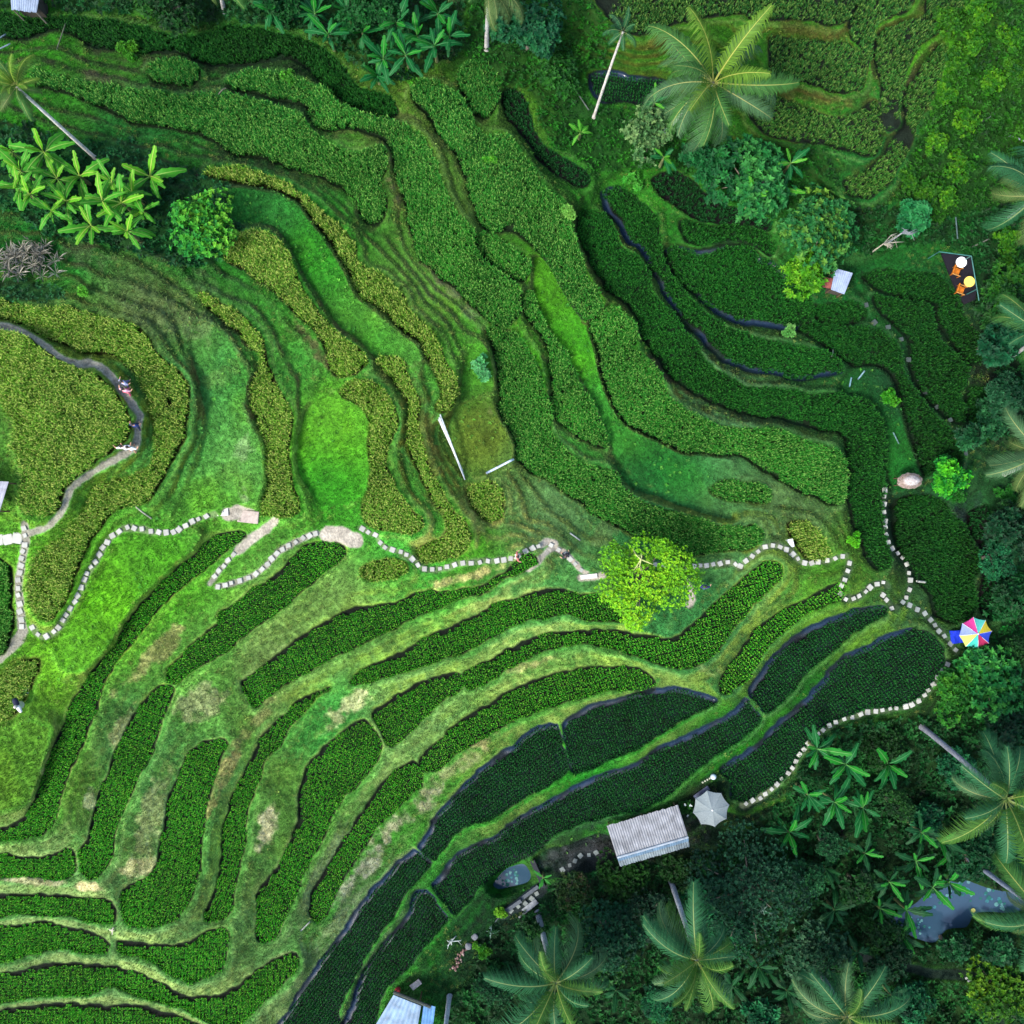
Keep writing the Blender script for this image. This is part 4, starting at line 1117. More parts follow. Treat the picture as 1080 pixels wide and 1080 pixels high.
def leaf_strip(length, width, arch, seed, col, rib, petiole=0.15, nseg=15, tears=0.5):
    """one banana leaf along +X from the origin: folded blade, wavy torn margin, pale midrib."""
    r = np.random.default_rng(seed)
    t = np.linspace(0, 1, nseg)
    x = length * (t - 0.16 * arch * t ** 2)
    z = length * (0.32 * t - arch * 0.75 * t ** 2)
    sh = np.clip((t - petiole) / (1 - petiole), 0, 1)
    w = width * 0.5 * np.power(np.sin(np.pi * np.clip(sh * 0.94 + 0.03, 0, 1)), 0.55) * (t > petiole * 0.8)
    w = np.maximum(w, 0.025)
    V, F, C = [], [], []
    for i in range(nseg):
        tr = [1 - tears * r.random() * (0 < i < nseg - 1) for _ in range(2)]
        for k, s in enumerate((-1, -.5, 0, .5, 1)):
            ww = w[i] * s * (tr[0] if s < 0 else tr[1])
            V.append((x[i], ww, z[i] + abs(ww) * 0.30 - (abs(s) == 1) * w[i] * 0.22))
            C.append(np.array(col) * (1 + 0.10 * r.normal()) * (1.0 if k != 2 else 1.0))
    for i in range(nseg - 1):
        for k in range(4):
            F.append((i * 5 + k, (i + 1) * 5 + k, (i + 1) * 5 + k + 1, i * 5 + k + 1))
    b = len(V)
    for i in range(nseg):
        ww = 0.011 * (1.2 - t[i]) + 0.003
        V += [(x[i], -ww, z[i] + 0.02), (x[i], ww, z[i] + 0.02)]
        C += [rib, rib]
    for i in range(nseg - 1):
        F.append((b + 2 * i, b + 2 * i + 2, b + 2 * i + 3, b + 2 * i + 1))
    return mesh_np("leaf", np.array(V), np.array(F), M_LEAF, np.clip(np.array(C), .003, .8), smooth=True)


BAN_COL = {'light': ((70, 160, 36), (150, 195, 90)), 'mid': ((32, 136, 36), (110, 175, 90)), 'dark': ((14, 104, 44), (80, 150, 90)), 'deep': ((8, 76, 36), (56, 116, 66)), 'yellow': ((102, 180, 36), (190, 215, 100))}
BAN_LEAF = {}
for key, (c, rb) in BAN_COL.items():
    BAN_LEAF[key] = [leaf_strip(1.0, 0.27 + .03 * (k % 2), (0.25, 0.5, 0.8, 1.1)[k], 40 + k, alb(c), alb(rb)) for k in range(4)]
_mb = MB()
_mb.tube([(0, 0, -.3), (0, 0, .5), (0.02, 0, 1.0)], [.16, .13, .07], 8, tuple(alb((120, 130, 80))))
BAN_STEM = _mb.mesh("pseudostem", M_WOOD, smooth=True)


def banana(u, v, lpx, tone, label, group, seed, h=2.2, nleaf=8, young='light', name="banana_plant"):
    r = random.Random(seed)
    g = P(u, v, h)
    z0 = GZ(g.x, g.y, g.z - h)
    L_ = lpx * (CAM_H - z0 - h) / CAM_H / PXM
    root = empty(name, (g.x, g.y, z0), r.uniform(0, 6.28))
    tag(root, label, "banana plant", group)
    put("pseudostem", BAN_STEM, root, sc=(1, 1, h))
    for k in range(nleaf):
        a = k * 2.399 + r.uniform(-.75, .75)
        age = k / max(nleaf - 1, 1)
        tn = tone if (age > .22 or young is None) else young
        me = BAN_LEAF[tn][min(3, int(age * 3.2) + r.choice((0, 0, 1)))]
        pitch = -(0.75 - 0.85 * age) + r.uniform(-.35, .3)
        s = L_ * (0.72 + 0.38 * math.sin(3.14 * (0.25 + 0.6 * age))) * r.uniform(.68, 1.25)
        o = put("leaf", me, root, (0, 0, h - .05 * k * .6), None, s)
        o.rotation_euler = (r.uniform(-.25, .25), pitch, a)
    return root


def frond_mesh(elev, droop, seed, col, rib, nl=52, curl=0.0, dead=False):
    """palm frond of unit length along +X from the origin."""
    r = np.random.default_rng(seed)
    n = 15
    ang = elev
    pts = [np.array([0.0, 0, 0])]
    ds = 1.0 / (n - 1)
    for i in range(n - 1):
        ang -= droop * ds * (0.5 + 1.1 * i / n)
        pts.append(pts[-1] + ds * np.array([math.cos(ang), curl * i / n * 0.5, math.sin(ang)]))
    pts = np.array(pts)
    tt = np.linspace(0, 1, n)
    V, F, C = [], [], []
    for i in range(n):
        w = 0.008 * (1 - tt[i]) + 0.002
        V += [pts[i] + (0, -w, 0), pts[i] + (0, 0, w * 1.2), pts[i] + (0, w, 0)]
        C += [rib] * 3
    for i in range(n - 1):
        for k in (0, 1):
            a = 3 * i + k
            F += [(a, a + 3, a + 4), (a, a + 4, a + 1)]
    t = np.linspace(0.13, 0.995, nl)
    pos = np.stack([np.interp(t, tt, pts[:, k]) for k in range(3)], 1)
    dv = np.stack([np.interp(np.minimum(t + .03, 1), tt, pts[:, k]) - np.interp(t - .03, tt, pts[:, k]) for k in range(3)], 1)
    dv /= np.linalg.norm(dv, axis=1, keepdims=True)
    side0 = np.array([0, 1.0, 0])
    upv = np.cross(dv, side0)
    upv = -upv * np.sign(upv[:, 2:3] + 1e-9) * -1
    ll = 0.215 * np.power(np.sin(np.pi * (0.16 + 0.80 * t)), 0.7)
    for sgn in (-1, 1):
        fwd = 0.55 + 0.55 * t
        lift = 0.12 + r.normal(0, .10, nl)
        d = side0 * sgn + dv * fwd[:, None] + upv * lift[:, None]
        d /= np.linalg.norm(d, axis=1, keepdims=True)
        L_ = ll * (0.82 + .3 * r.random(nl))
        b = len(V)
        wv = 0.0072
        for k in range(nl):
            sag = np.array([0, 0, -1.0])
            m = pos[k] + d[k] * L_[k] * .55 - np.array([0, 0, .02]) * L_[k]
            e = pos[k] + d[k] * L_[k] + sag * L_[k] * (0.75 + .6 * r.random())
            q = len(V)
            V += [pos[k] - dv[k] * wv, pos[k] + dv[k] * wv, m - dv[k] * wv * .9, m + dv[k] * wv * .9, e]
            c = np.array(col) * (1 + .14 * r.normal())
            C += [c] * 5
            F += [(q, q + 1, q + 3), (q, q + 3, q + 2), (q + 2, q + 3, q + 4)]
    return mesh_np("frond", np.array(V), np.array(F), M_LEAF, np.clip(np.array(C), .003, .8))


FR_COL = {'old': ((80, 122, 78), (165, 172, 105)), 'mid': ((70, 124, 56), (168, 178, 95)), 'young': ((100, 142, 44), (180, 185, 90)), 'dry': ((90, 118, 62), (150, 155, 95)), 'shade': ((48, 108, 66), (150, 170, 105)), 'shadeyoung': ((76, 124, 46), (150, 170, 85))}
FROND = {}
for key, (c, rb) in FR_COL.items():
    FROND[key] = [frond_mesh(e, dr, 60 + k, alb(c), alb(rb), curl=cu) for k, (e, dr, cu) in enumerate(((1.25, .9, .0), (.75, 1.3, .25), (.35, 1.5, -.35), (-.05, 1.45, .35), (-.5, 1.2, -.2)))]


def palm(crown, base, h, flen, label, group=None, seed=0, n=20, tones=('young', 'mid', 'old'), r0=0.16, nuts=True, name="coconut_palm", skew=None, cat_="palm tree", bark=(206, 204, 198)):
    """crown and base: photo pixels of the growing tip and of the foot; h metres of trunk; flen frond length in metres."""
    r = random.Random(seed)
    b = P(*base)
    zc_ = b.z + h
    x, y, _ = world(crown[0], crown[1], zc_)
    top = Vector((float(x), float(y), zc_)) - b
    root = empty(name, b)
    tag(root, label, cat_, group)
    mb = MB()
    k = 14
    pts, rad, cols = [], [], []
    for i in range(k):
        t = i / (k - 1)
        q = top * t
        q.x = top.x * (t * .75 + .25 * t * t)
        q.y = top.y * (t * .75 + .25 * t * t)
        q.z = -0.3 + (top.z + .3) * t
        pts.append(q)
        rad.append(r0 * (1.25 - .45 * t) + (0.08 if i == 0 else 0) + .012 * (i % 2))
        cols.append(tuple(alb(bark) * (1 - .14 * (i % 2)) * r.uniform(.9, 1.08)))
    mb.tube(pts, rad, 9, cols=cols)
    mb.build("trunk", M_WOOD, root, smooth=True)
    off = r.uniform(0, 6.28)
    for i in range(n):
        age = i / (n - 1)
        key = tones[min(len(tones) - 1, int(age * len(tones) + r.uniform(-.3, .3)) if age > .05 else 0)]
        var = min(4, max(0, int(age * 4.6 + r.uniform(-.4, .4))))
        a = off + i * 2.399 + r.uniform(-.5, .5)
        s = flen * (0.7 + .3 * math.sin(3.14 * min(1, .25 + age * .7))) * r.uniform(.66, 1.12)
        o = put("frond", FROND[key][var], root, top + Vector((0.10 * math.cos(a), .10 * math.sin(a), .25 * (1 - age))), None, s)
        o.rotation_euler = (r.uniform(-.5, .5), r.uniform(-.28, .25), a)
    if nuts:
        for i in range(7):
            a = i * .9 + r.random()
            m2 = MB()
            m2.tube([(0, 0, -.13), (0, 0, -.08), (0, 0, 0), (0, 0, .08), (0, 0, .13)], [.02, .09, .115, .09, .02], 8, tuple(alb((140, 130, 60))))
            m2.build("coconut", M_WOOD, root, smooth=True, loc=top + Vector((.32 * math.cos(a), .32 * math.sin(a), -.25 - .1 * (i % 2))))
    return root


weeds(26000, 71, lambda u, v: gnear(isL, u, v), .15, [(80, 160, 40), (110, 180, 60), (40, 120, 40)], 6, .5, "low weeds dotting the short meadows and the weedy gully")
weeds(110000, 72, lambda u, v: (gat(D1, u, v) > 2) & (gnear(JUN, u, v) < 0), .20, [(90, 150, 50), (150, 165, 80), (50, 120, 40)], 7, .15, "tussocks of coarse grass on the terrace banks")
# ---- undergrowth: ground cover nobody could count
for k, (s, c, ls, h, dens) in enumerate(JUNGLE):
    poly = np.array(PX(s))
    lo, hi = np.maximum(poly.min(0), -70), np.minimum(poly.max(0), 1150)
    area = (hi[0] - lo[0]) * (hi[1] - lo[1]) / 150.0
    r = np.random.default_rng(900 + k)
    nn = int(area * dens * 6.5)
    u, v = r.uniform(lo[0], hi[0], nn), r.uniform(lo[1], hi[1], nn)
    kp = gnear(JUN, u, v) == k
    u, v = u[kp], v[kp]
    lump = gat(vnoise(13, 300 + k, oct_=2), u, v)
    kp = lump > -0.85
    u, v, lump = u[kp], v[kp], lump[kp]
    z = gat(ZG, u, v) + h * (0.45 + 0.6 * np.clip(lump, -.6, 1)) * (0.6 + .5 * r.random(len(u)))
    x, y, _ = world(u, v, z)
    pos = np.stack([x, y, z], 1)
    nrm = np.stack([r.normal(0, .35, len(u)), r.normal(0, .35, len(u)), np.ones(len(u))], 1)
    nrm /= np.linalg.norm(nrm, axis=1, keepdims=True)
    tone = gat(vnoise(22, 350 + k, oct_=2), u, v)[:, None]
    cc = (1.0 if k in (0, 1, 2, 3, 7) else 1.5) * alb(c)[None] * (1 + 0.35 * tone + .22 * r.normal(0, 1, (len(u), 1))) * (1 + np.clip(tone, 0, 1) * np.array([.7, .15, -.1]))
    V, F, C = rosettes(pos, nrm, ls * (.6 + .9 * r.random(len(u)) ** 2), 6, np.clip(cc, .003, .5), r, .42)
    tag(put("undergrowth", mesh_np("undergrowth", V, F, M_LEAF, C)), ["low dark plants above the top edge of the terraces", "leafy ground cover under the banana grove at the top", "bright green weeds and shrubs in the upper gully", "lush yellow-green scrub covering the upper right slope", "dark ground cover along the right-hand gully", "shaded ground cover beside the rainbow parasol", "shaded ground cover of the valley floor at the lower right", "blue-green low plants under the left banana clump", "low weeds beside the dry grey clump at the left edge"][k], "undergrowth", kind="stuff")

ROS = lambda n, ls, nl=8, w=.42, lob=9: (n, ls, nl, w, lob)
G_J = "trees of the shaded valley floor"
# u, v, radius px, height m, kind, colours, label
TREES = [
 (682, 612, 50, 4.6, ROS(3400, .16, 6, .5, 15), [(84, 156, 34), (128, 206, 26), (172, 226, 44)], "lime green feathery tree with pale bare twigs standing on the ridge path", 1),
 (1000, 502, 20, 2.6, ROS(420, .34, 8, .42, 9), [(14, 104, 40), (30, 146, 34), (84, 190, 28)], "compact round bright green tree next to the thatched sunshade", 2),
 (214, 238, 36, 3.2, ROS(700, .27, 9, .45, 13), [(30, 130, 50), (70, 168, 44), (120, 195, 54)], "light green bushy tree right of the left banana clump", 3),
 (790, 188, 42, 4.2, ROS(620, .44, 8, .42, 12), [(22, 85, 43), (34, 119, 52), (70, 153, 67)], "blue-green broadleaf tree just below the largest coconut palm", 4),
 (868, 238, 44, 4.6, ROS(900, .34, 9, .42, 13), [(24, 93, 43), (40, 120, 55), (110, 162, 50)], "spreading leafy tree above the small tin-roofed shed", 5),
 (848, 288, 24, 3.0, ROS(360, .36, 8, .35, 7), [(40, 116, 14), (78, 156, 20), (130, 190, 40)], "yellow-green bushy tree on the left of the small tin-roofed shed", 6),
 (966, 230, 20, 3.0, ROS(330, .36, 8, .45, 8), [(18, 102, 52), (36, 130, 67), (60, 153, 85)], "broad-leaved teal green tree right of the dead white branches", 7),
 (684, 140, 27, 2.6, ROS(420, .26, 8, .42, 9), [(40, 93, 43), (80, 130, 71), (120, 158, 92)], "pale grey-green shrubby tree at the foot of the largest coconut palm", 8),
 (742, 172, 22, 3.0, ROS(260, .4, 8, .42, 7), [(16, 78, 38), (28, 111, 50)], "small dark broadleaf tree under the hanging fronds of the largest coconut palm", 9),
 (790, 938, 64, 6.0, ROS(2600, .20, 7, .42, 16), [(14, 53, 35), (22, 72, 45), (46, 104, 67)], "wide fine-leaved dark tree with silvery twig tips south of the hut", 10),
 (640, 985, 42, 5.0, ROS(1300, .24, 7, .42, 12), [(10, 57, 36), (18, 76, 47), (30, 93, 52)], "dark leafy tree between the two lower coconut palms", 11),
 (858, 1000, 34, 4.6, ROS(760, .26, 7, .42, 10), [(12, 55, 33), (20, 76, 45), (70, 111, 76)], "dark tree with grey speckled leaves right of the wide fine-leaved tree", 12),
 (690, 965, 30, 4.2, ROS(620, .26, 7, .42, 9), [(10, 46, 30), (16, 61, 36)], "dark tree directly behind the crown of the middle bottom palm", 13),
 (1045, 719, 40, 4.0, ROS(560, .46, 8, .42, 11), [(14, 81, 42), (26, 113, 48), (60, 144, 50)], "broad-leaved tree under the rainbow parasol, near the leaning white trunk", 14),
 (1006, 728, 28, 2.6, ROS(420, .34, 8, .42, 8), [(24, 93, 25), (44, 120, 30), (80, 148, 33)], "leafy green bush at the end of the stone arc below the rainbow parasol", 15),
 (1064, 770, 28, 4.2, ROS(380, .44, 8, .42, 8), [(8, 55, 33), (16, 78, 42)], "dark broadleaf tree at the right edge above the lower right palm", 16),
 (1068, 300, 28, 5.0, ROS(700, .34, 8, .42, 10), [(12, 61, 25), (30, 93, 20), (56, 115, 21)], "dense green tree right of the cafe deck", 17),
 (1050, 362, 24, 4.6, ROS(280, .46, 8, .46, 7), [(10, 70, 42), (20, 93, 53)], "teal broadleaf tree below the cafe deck at the right edge", 18),
 (1062, 415, 24, 4.4, ROS(420, .32, 8, .4, 8), [(14, 66, 38), (40, 102, 60)], "tree with finger-like grey-green leaves at the right edge", 19),
 (1064, 560, 30, 4.6, ROS(420, .40, 8, .42, 9), [(8, 53, 30), (16, 78, 40)], "shaded tree at the right edge below the pale palm fronds", 20),
 (1068, 632, 26, 4.6, ROS(360, .40, 8, .42, 8), [(8, 61, 28), (20, 89, 36)], "shaded tree at the right edge just above the rainbow parasol", 21),
 (556, 30, 36, 4.6, ROS(640, .34, 8, .46, 10), [(12, 68, 42), (20, 89, 52), (36, 111, 58)], "dark teal tree right of the top palm's white trunk", 22),
 (395, 6, 34, 4.4, ROS(620, .32, 8, .42, 10), [(14, 72, 30), (24, 96, 36)], "dark tree behind the banana grove at the top edge", 23),
 (180, 0, 34, 4.0, ROS(620, .32, 8, .42, 10), [(8, 52, 21), (18, 74, 25), (40, 96, 25)], "dark tree at the top edge left of the hanging yellowish fronds", 24),
 (300, 2, 26, 4.0, ROS(400, .32, 8, .42, 8), [(12, 68, 30), (26, 102, 33)], "mid green tree at the top edge above the first bananas", 25),
 (590, 78, 26, 2.4, ROS(380, .28, 8, .42, 8), [(18, 78, 25), (40, 107, 25)], "low bushy tree on the weedy slope left of the thin palm", 26),
 (1055, 1046, 36, 2.8, ROS(720, .28, 8, .42, 10), [(30, 85, 11), (56, 113, 12), (96, 139, 17)], "yellow-green bush in the bottom right corner", 27),
 (928, 786, 24, 1.6, ROS(520, .24, 8, .42, 9), [(14, 55, 16), (26, 78, 20)], "low dark bush outside the stone arc near the lower bananas", 28),
 (655, 925, 26, 1.8, ROS(460, .22, 8, .42, 9), [(16, 61, 16), (36, 91, 20)], "low hedge-like bush along the south side of the hut, left half", 29),
 (715, 918, 22, 1.8, ROS(360, .22, 8, .42, 8), [(14, 55, 17), (30, 81, 21)], "low hedge-like bush along the south side of the hut, right half", 30),
 (606, 935, 22, 2.2, ROS(300, .28, 8, .42, 7), [(26, 55, 30), (40, 83, 25), (70, 55, 43)], "reddish-green bush beside the muddy yard", 31),
 (1022, 900, 26, 4.0, ROS(380, .34, 8, .42, 8), [(10, 61, 33), (20, 85, 43)], "dark broadleaf tree between the lower right palm and the lotus pond", 32),
 (935, 1012, 24, 2.6, ROS(300, .3, 8, .42, 7), [(10, 52, 26), (18, 70, 35)], "small dark tree above the bottom right palm", 33),
]
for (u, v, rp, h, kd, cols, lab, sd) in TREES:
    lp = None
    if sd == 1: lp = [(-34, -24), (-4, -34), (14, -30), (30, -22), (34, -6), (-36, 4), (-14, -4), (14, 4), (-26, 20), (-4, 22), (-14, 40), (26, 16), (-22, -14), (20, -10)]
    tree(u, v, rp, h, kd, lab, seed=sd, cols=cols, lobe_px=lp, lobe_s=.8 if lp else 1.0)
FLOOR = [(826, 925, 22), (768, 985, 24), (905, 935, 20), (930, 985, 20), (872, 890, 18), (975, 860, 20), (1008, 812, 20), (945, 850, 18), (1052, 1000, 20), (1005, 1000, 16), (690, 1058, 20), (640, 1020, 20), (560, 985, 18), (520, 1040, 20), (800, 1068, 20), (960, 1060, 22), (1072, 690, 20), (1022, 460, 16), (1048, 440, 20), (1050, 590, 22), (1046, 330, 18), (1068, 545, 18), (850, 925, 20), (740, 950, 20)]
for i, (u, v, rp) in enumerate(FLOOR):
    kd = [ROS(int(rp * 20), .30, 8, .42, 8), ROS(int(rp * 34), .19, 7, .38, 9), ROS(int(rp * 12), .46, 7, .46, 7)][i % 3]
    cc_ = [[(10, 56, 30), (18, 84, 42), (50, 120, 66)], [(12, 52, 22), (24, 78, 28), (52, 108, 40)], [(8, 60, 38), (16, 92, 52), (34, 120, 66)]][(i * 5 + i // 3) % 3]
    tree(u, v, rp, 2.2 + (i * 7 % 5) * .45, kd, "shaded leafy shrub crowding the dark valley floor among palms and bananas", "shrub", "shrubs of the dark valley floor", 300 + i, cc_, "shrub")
BUSHES = [(600, 223, 8, .9, [(80, 160, 50), (130, 190, 80)], "small bright shrub in the upper blue-green rice strip"), (668, 190, 9, 1.0, [(50, 150, 40), (90, 180, 60)], "small round bright shrub just left of the shaded strip under the trees"),
 (832, 350, 8, .9, [(70, 150, 60), (120, 180, 90)], "small pale shrub on the bund by the blue water channel"), (938, 420, 9, .9, [(40, 130, 20), (80, 165, 25)], "small bright bush in the weedy corner above the long dark strip"), (508, 388, 12, .9, [(50, 150, 70), (110, 190, 120)], "pale mint green shrub in the olive meadow above the bamboo poles"),
 (518, 168, 7, .7, [(70, 170, 30), (120, 200, 50)], "tiny lime shrub on the upper blue-green strip"), (902, 570, 8, 1.0, [(60, 160, 20), (110, 200, 30)], "small round lime shrub above the hairpin bend"), (136, 52, 12, .8, [(40, 120, 20), (80, 150, 30)], "small bush in the dark top strip"),
 (304, 82, 8, .8, [(50, 130, 30), (80, 160, 40)], "small light bush on the bank below the banana grove"), (430, 78, 9, .8, [(60, 160, 40), (110, 190, 50)], "small bright bush at the foot of the banana grove"), (724, 852, 9, .8, [(14, 70, 20), (40, 100, 30)], "little bush with white flowers between hut and grey parasol"), (88, 308, 6, .7, [(70, 170, 40), (120, 200, 60)], "tiny light shrub below the dry grey clump"),
 (508, 1002, 10, .8, [(40, 120, 20), (80, 150, 30)], "spiky light bush in the garden beside the white branches"), (529, 962, 6, .7, [(70, 150, 20), (120, 180, 40)], "tiny lime bush at the end of the pond wall"), (1008, 510 + 12, 9, .8, [(20, 90, 20), (40, 120, 30)], "small bush below the round bright tree"), (1062, 522, 11, 1.0, [(20, 90, 20), (40, 120, 30)], "small bush beside the pale palm fronds at the right")]
for i, (u, v, rp, h, cols, lab) in enumerate(BUSHES):
    tree(u, v, rp, h, ROS(int(70 + rp * 5), .24 if rp > 8 else .2, 8, .45, 5), lab, "shrub", seed=200 + i, cols=cols, name="shrub")
SCRUB = [(1000, 24, 15), (1034, 14, 17), (1066, 40, 16), (1012, 62, 16), (1046, 88, 16), (1030, 44, 13), (1072, 74, 13), (988, 150, 14), (1012, 178, 16), (980, 204, 14), (1018, 128, 13), (998, 98, 12), (958, 190, 11), (1000, 208, 12), (1062, 250, 14), (1065, 268, 13)]
for i, (u, v, rp) in enumerate(SCRUB):
    tree(u, v, rp, 1.3, ROS(int(rp * 22), .22, 7, .42, 8), "bright yellow-green scrub bush on the upper right slope", "shrub", "scrub bushes of the upper right slope", 240 + i, [(26, 88, 8), (50, 120, 10), (90, 150, 16)] if i % 3 else [(22, 82, 18), (46, 108, 10), (70, 128, 14)], "shrub")

BAN = {
 'left': ("light green banana plant of the clump below the thin palm on the left", "banana clump on the left", 'light', 'yellow', [(46, 160, 34), (22, 180, 26), (84, 186, 30), (128, 214, 30), (96, 238, 28), (140, 204, 26), (32, 205, 24), (70, 212, 26), (134, 244, 24), (12, 160, 24), (158, 186, 30), (108, 212, 24), (60, 188, 22), (118, 192, 24), (150, 222, 20), (54, 222, 20), (20, 198, 22)]),
 'top': ("dark glossy banana plant of the grove at the top edge", "banana grove at the top edge", 'dark', 'mid', [(332, 14, 24), (346, 36, 24), (382, 34, 26), (404, 62, 24), (418, 24, 28), (440, 38, 28), (458, 48, 26), (398, 80, 20), (474, 38, 22), (428, 58, 24), (366, 12, 24), (286, 12, 24), (462, 14, 24)]),
 'mid': ("banana plant among the trees below the largest coconut palm", "bananas below the largest coconut palm", 'dark', 'light', [(700, 166, 20), (796, 206, 22), (824, 200, 22), (834, 172, 20), (690, 108, 16)]),
 'low': ("glossy banana plant outside the stone arc at the lower right", "bananas outside the stone arc", 'dark', 'mid', [(862, 790, 28), (892, 806, 26), (936, 806, 30), (880, 846, 28), (832, 878, 26), (910, 852, 28), (852, 838, 22)]),
 'pond': ("dark banana plant beside the lotus pond", "bananas beside the lotus pond", 'deep', 'mid', [(966, 908, 24), (992, 886, 22), (1002, 902, 20), (984, 936, 26), (956, 960, 24), (1000, 930, 26), (938, 930, 22), (950, 986, 22), (912, 900, 22), (972, 878, 20), (928, 958, 20)]),
 'floor': ("shaded banana plant on the dark valley floor at the bottom", "bananas on the dark valley floor", 'deep', None, [(800, 1020, 22), (772, 1040, 24), (830, 1045, 22), (940, 1050, 20), (650, 1045, 20), (880, 960, 22), (870, 915, 20), (1070, 905, 24), (1048, 880, 20), (905, 1005, 20)]),
}
bi = 0
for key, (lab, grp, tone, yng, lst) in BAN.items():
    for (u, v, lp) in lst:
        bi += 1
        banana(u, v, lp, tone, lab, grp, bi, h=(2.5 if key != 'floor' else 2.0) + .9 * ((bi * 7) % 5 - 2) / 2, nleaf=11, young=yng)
banana(612, 140, 15, 'light', "small lone banana plant below the thin palm's foot", None, 77, h=1.4, nleaf=7)
banana(573, 926, 12, 'mid', "young banana plant beside the walkway of the walled pond", None, 78, h=1.2, nleaf=6, young=None)

palm((752, 88), (702, 138), 10.5, 6.3, "largest coconut palm, big grey-green crown above the upper gully", seed=3, n=27, tones=('young', 'mid', 'old', 'old', 'old', 'mid', 'old'))
palm((657, 34), (626, 124), 12.0, 1.9, "thin palm with small dark crown and long white leaning trunk", seed=4, n=13, tones=('shade', 'shade'), r0=.10, nuts=False, name="areca_palm", bark=(225, 220, 208))
palm((18, 92), (102, 168), 11.0, 2.3, "thin palm at the left edge, yellow-green crown, white trunk leaning outward", seed=5, n=26, tones=('young', 'mid', 'dry'), r0=.12, nuts=False, name="areca_palm", bark=(228, 224, 214))
palm((516, -14), (513, 52), 9.5, 3.4, "coconut palm at the top edge with white trunk and hanging yellow fronds", seed=6, n=17, tones=('mid', 'dry', 'dry'), r0=.16)
palm((232, -30), (236, 12), 9.5, 3.6, "coconut palm beyond the top edge of which only drooping fronds show", seed=7, n=16, tones=('mid', 'dry'), r0=.14)
palm((586, 1036), (567, 962), 9.5, 6.1, "lower left coconut palm with broad crown beside the pond walkway", seed=8, n=25, tones=('shadeyoung', 'shade', 'shade', 'old', 'shade', 'shade'), r0=.22, bark=(150, 158, 164))
palm((735, 1012), (706, 924), 11.0, 5.8, "coconut palm whose white trunk rises just south of the hut", seed=9, n=26, tones=('shadeyoung', 'shade', 'old', 'shade', 'shadeyoung', 'shade'), r0=.20, bark=(165, 172, 180))
palm((893, 1072), (866, 1028), 9.5, 5.8, "coconut palm at the bottom edge, right of the middle one", seed=10, n=24, tones=('shadeyoung', 'shade', 'shade', 'old', 'shade', 'shade'), r0=.2, bark=(140, 148, 158))
palm((1060, 842), (972, 766), 11.5, 6.0, "coconut palm at the right edge above the lotus pond, pale trunk crossing dark bushes", seed=11, n=25, tones=('shadeyoung', 'shade', 'shade', 'old', 'shade', 'shade'), r0=.2, bark=(140, 144, 155))
palm((1098, 962), (1018, 903), 12.0, 5.8, "coconut palm whose pale trunk leans over the lotus pond", seed=12, n=18, tones=('shade', 'mid', 'dry'), r0=.18, bark=(135, 146, 165))
palm((1094, 206), (1062, 232), 11.0, 5.2, "coconut palm at the right edge beside the bright scrub", seed=13, n=17, tones=('mid', 'shade', 'dry'), r0=.16)
palm((1098, 478), (1060, 500), 12.0, 5.2, "coconut palm at the right edge with pale feathery fronds", seed=14, n=18, tones=('mid', 'old', 'dry'), r0=.16)
palm((1098, 352), (1064, 378), 10.0, 4.6, "coconut palm at the right edge below the cafe deck", seed=15, n=15, tones=('shade', 'mid'), r0=.15)
palm((466, 1116), (474, 1050), 10.0, 3.4, "palm with a white trunk right of the blue-grey roof at the bottom edge", seed=16, n=16, tones=('shade', 'shade'), r0=.17, bark=(205, 212, 222))
# ------------------------------------------------------------------ stepping stones, one by one
STONE_ME = []
for k in range(5):
    r = random.Random(700 + k)
    bm = bmesh.new()
    bmesh.ops.create_cube(bm, size=1.0)
    for vtx in bm.verts:
        vtx.co.x *= 0.40 * r.uniform(.9, 1.08)
        vtx.co.y *= 0.40 * r.uniform(.9, 1.08)
        vtx.co.z = vtx.co.z * 0.16
    bmesh.ops.bevel(bm, geom=[e for e in bm.edges], offset=0.025, segments=2, affect='EDGES')
    me = bpy.data.meshes.new("stepping_stone")
    bm.to_mesh(me); bm.free()
    STONE_ME.append(me)
STONE_MAT = {}


def stone_mat(key, c):
    if key not in STONE_MAT:
        mt, nt_, bs_, N_, L_ = new_mat("concrete_" + key)
        tc_ = N_.new("ShaderNodeTexCoord")
        oi = N_.new("ShaderNodeObjectInfo")
        tx = N_.new("ShaderNodeTexNoise"); tx.inputs["Scale"].default_value = 6.0; tx.inputs["Detail"].default_value = 5
        L_.new(tc_.outputs["Object"], tx.inputs["Vector"])
        a1 = N_.new("ShaderNodeMath"); a1.operation = 'MULTIPLY_ADD'
        L_.new(oi.outputs["Random"], a1.inputs[0]); a1.inputs[1].default_value = .35; a1.inputs[2].default_value = .75
        a2 = N_.new("ShaderNodeMath"); a2.operation = 'MULTIPLY_ADD'
        L_.new(tx.outputs[0], a2.inputs[0]); a2.inputs[1].default_value = .5; a2.inputs[2].default_value = .7
        a3 = N_.new("ShaderNodeMath"); a3.operation = 'MULTIPLY'
        L_.new(a1.outputs[0], a3.inputs[0]); L_.new(a2.outputs[0], a3.inputs[1])
        v_ = N_.new("ShaderNodeVectorMath"); v_.operation = 'SCALE'
        v_.inputs[0].default_value = tuple(alb(c)); L_.new(a3.outputs[0], v_.inputs[3])
        L_.new(v_.outputs[0], bs_.inputs["Base Color"])
        bs_.inputs["Roughness"].default_value = .85
        STONE_MAT[key] = mt
    return STONE_MAT[key]


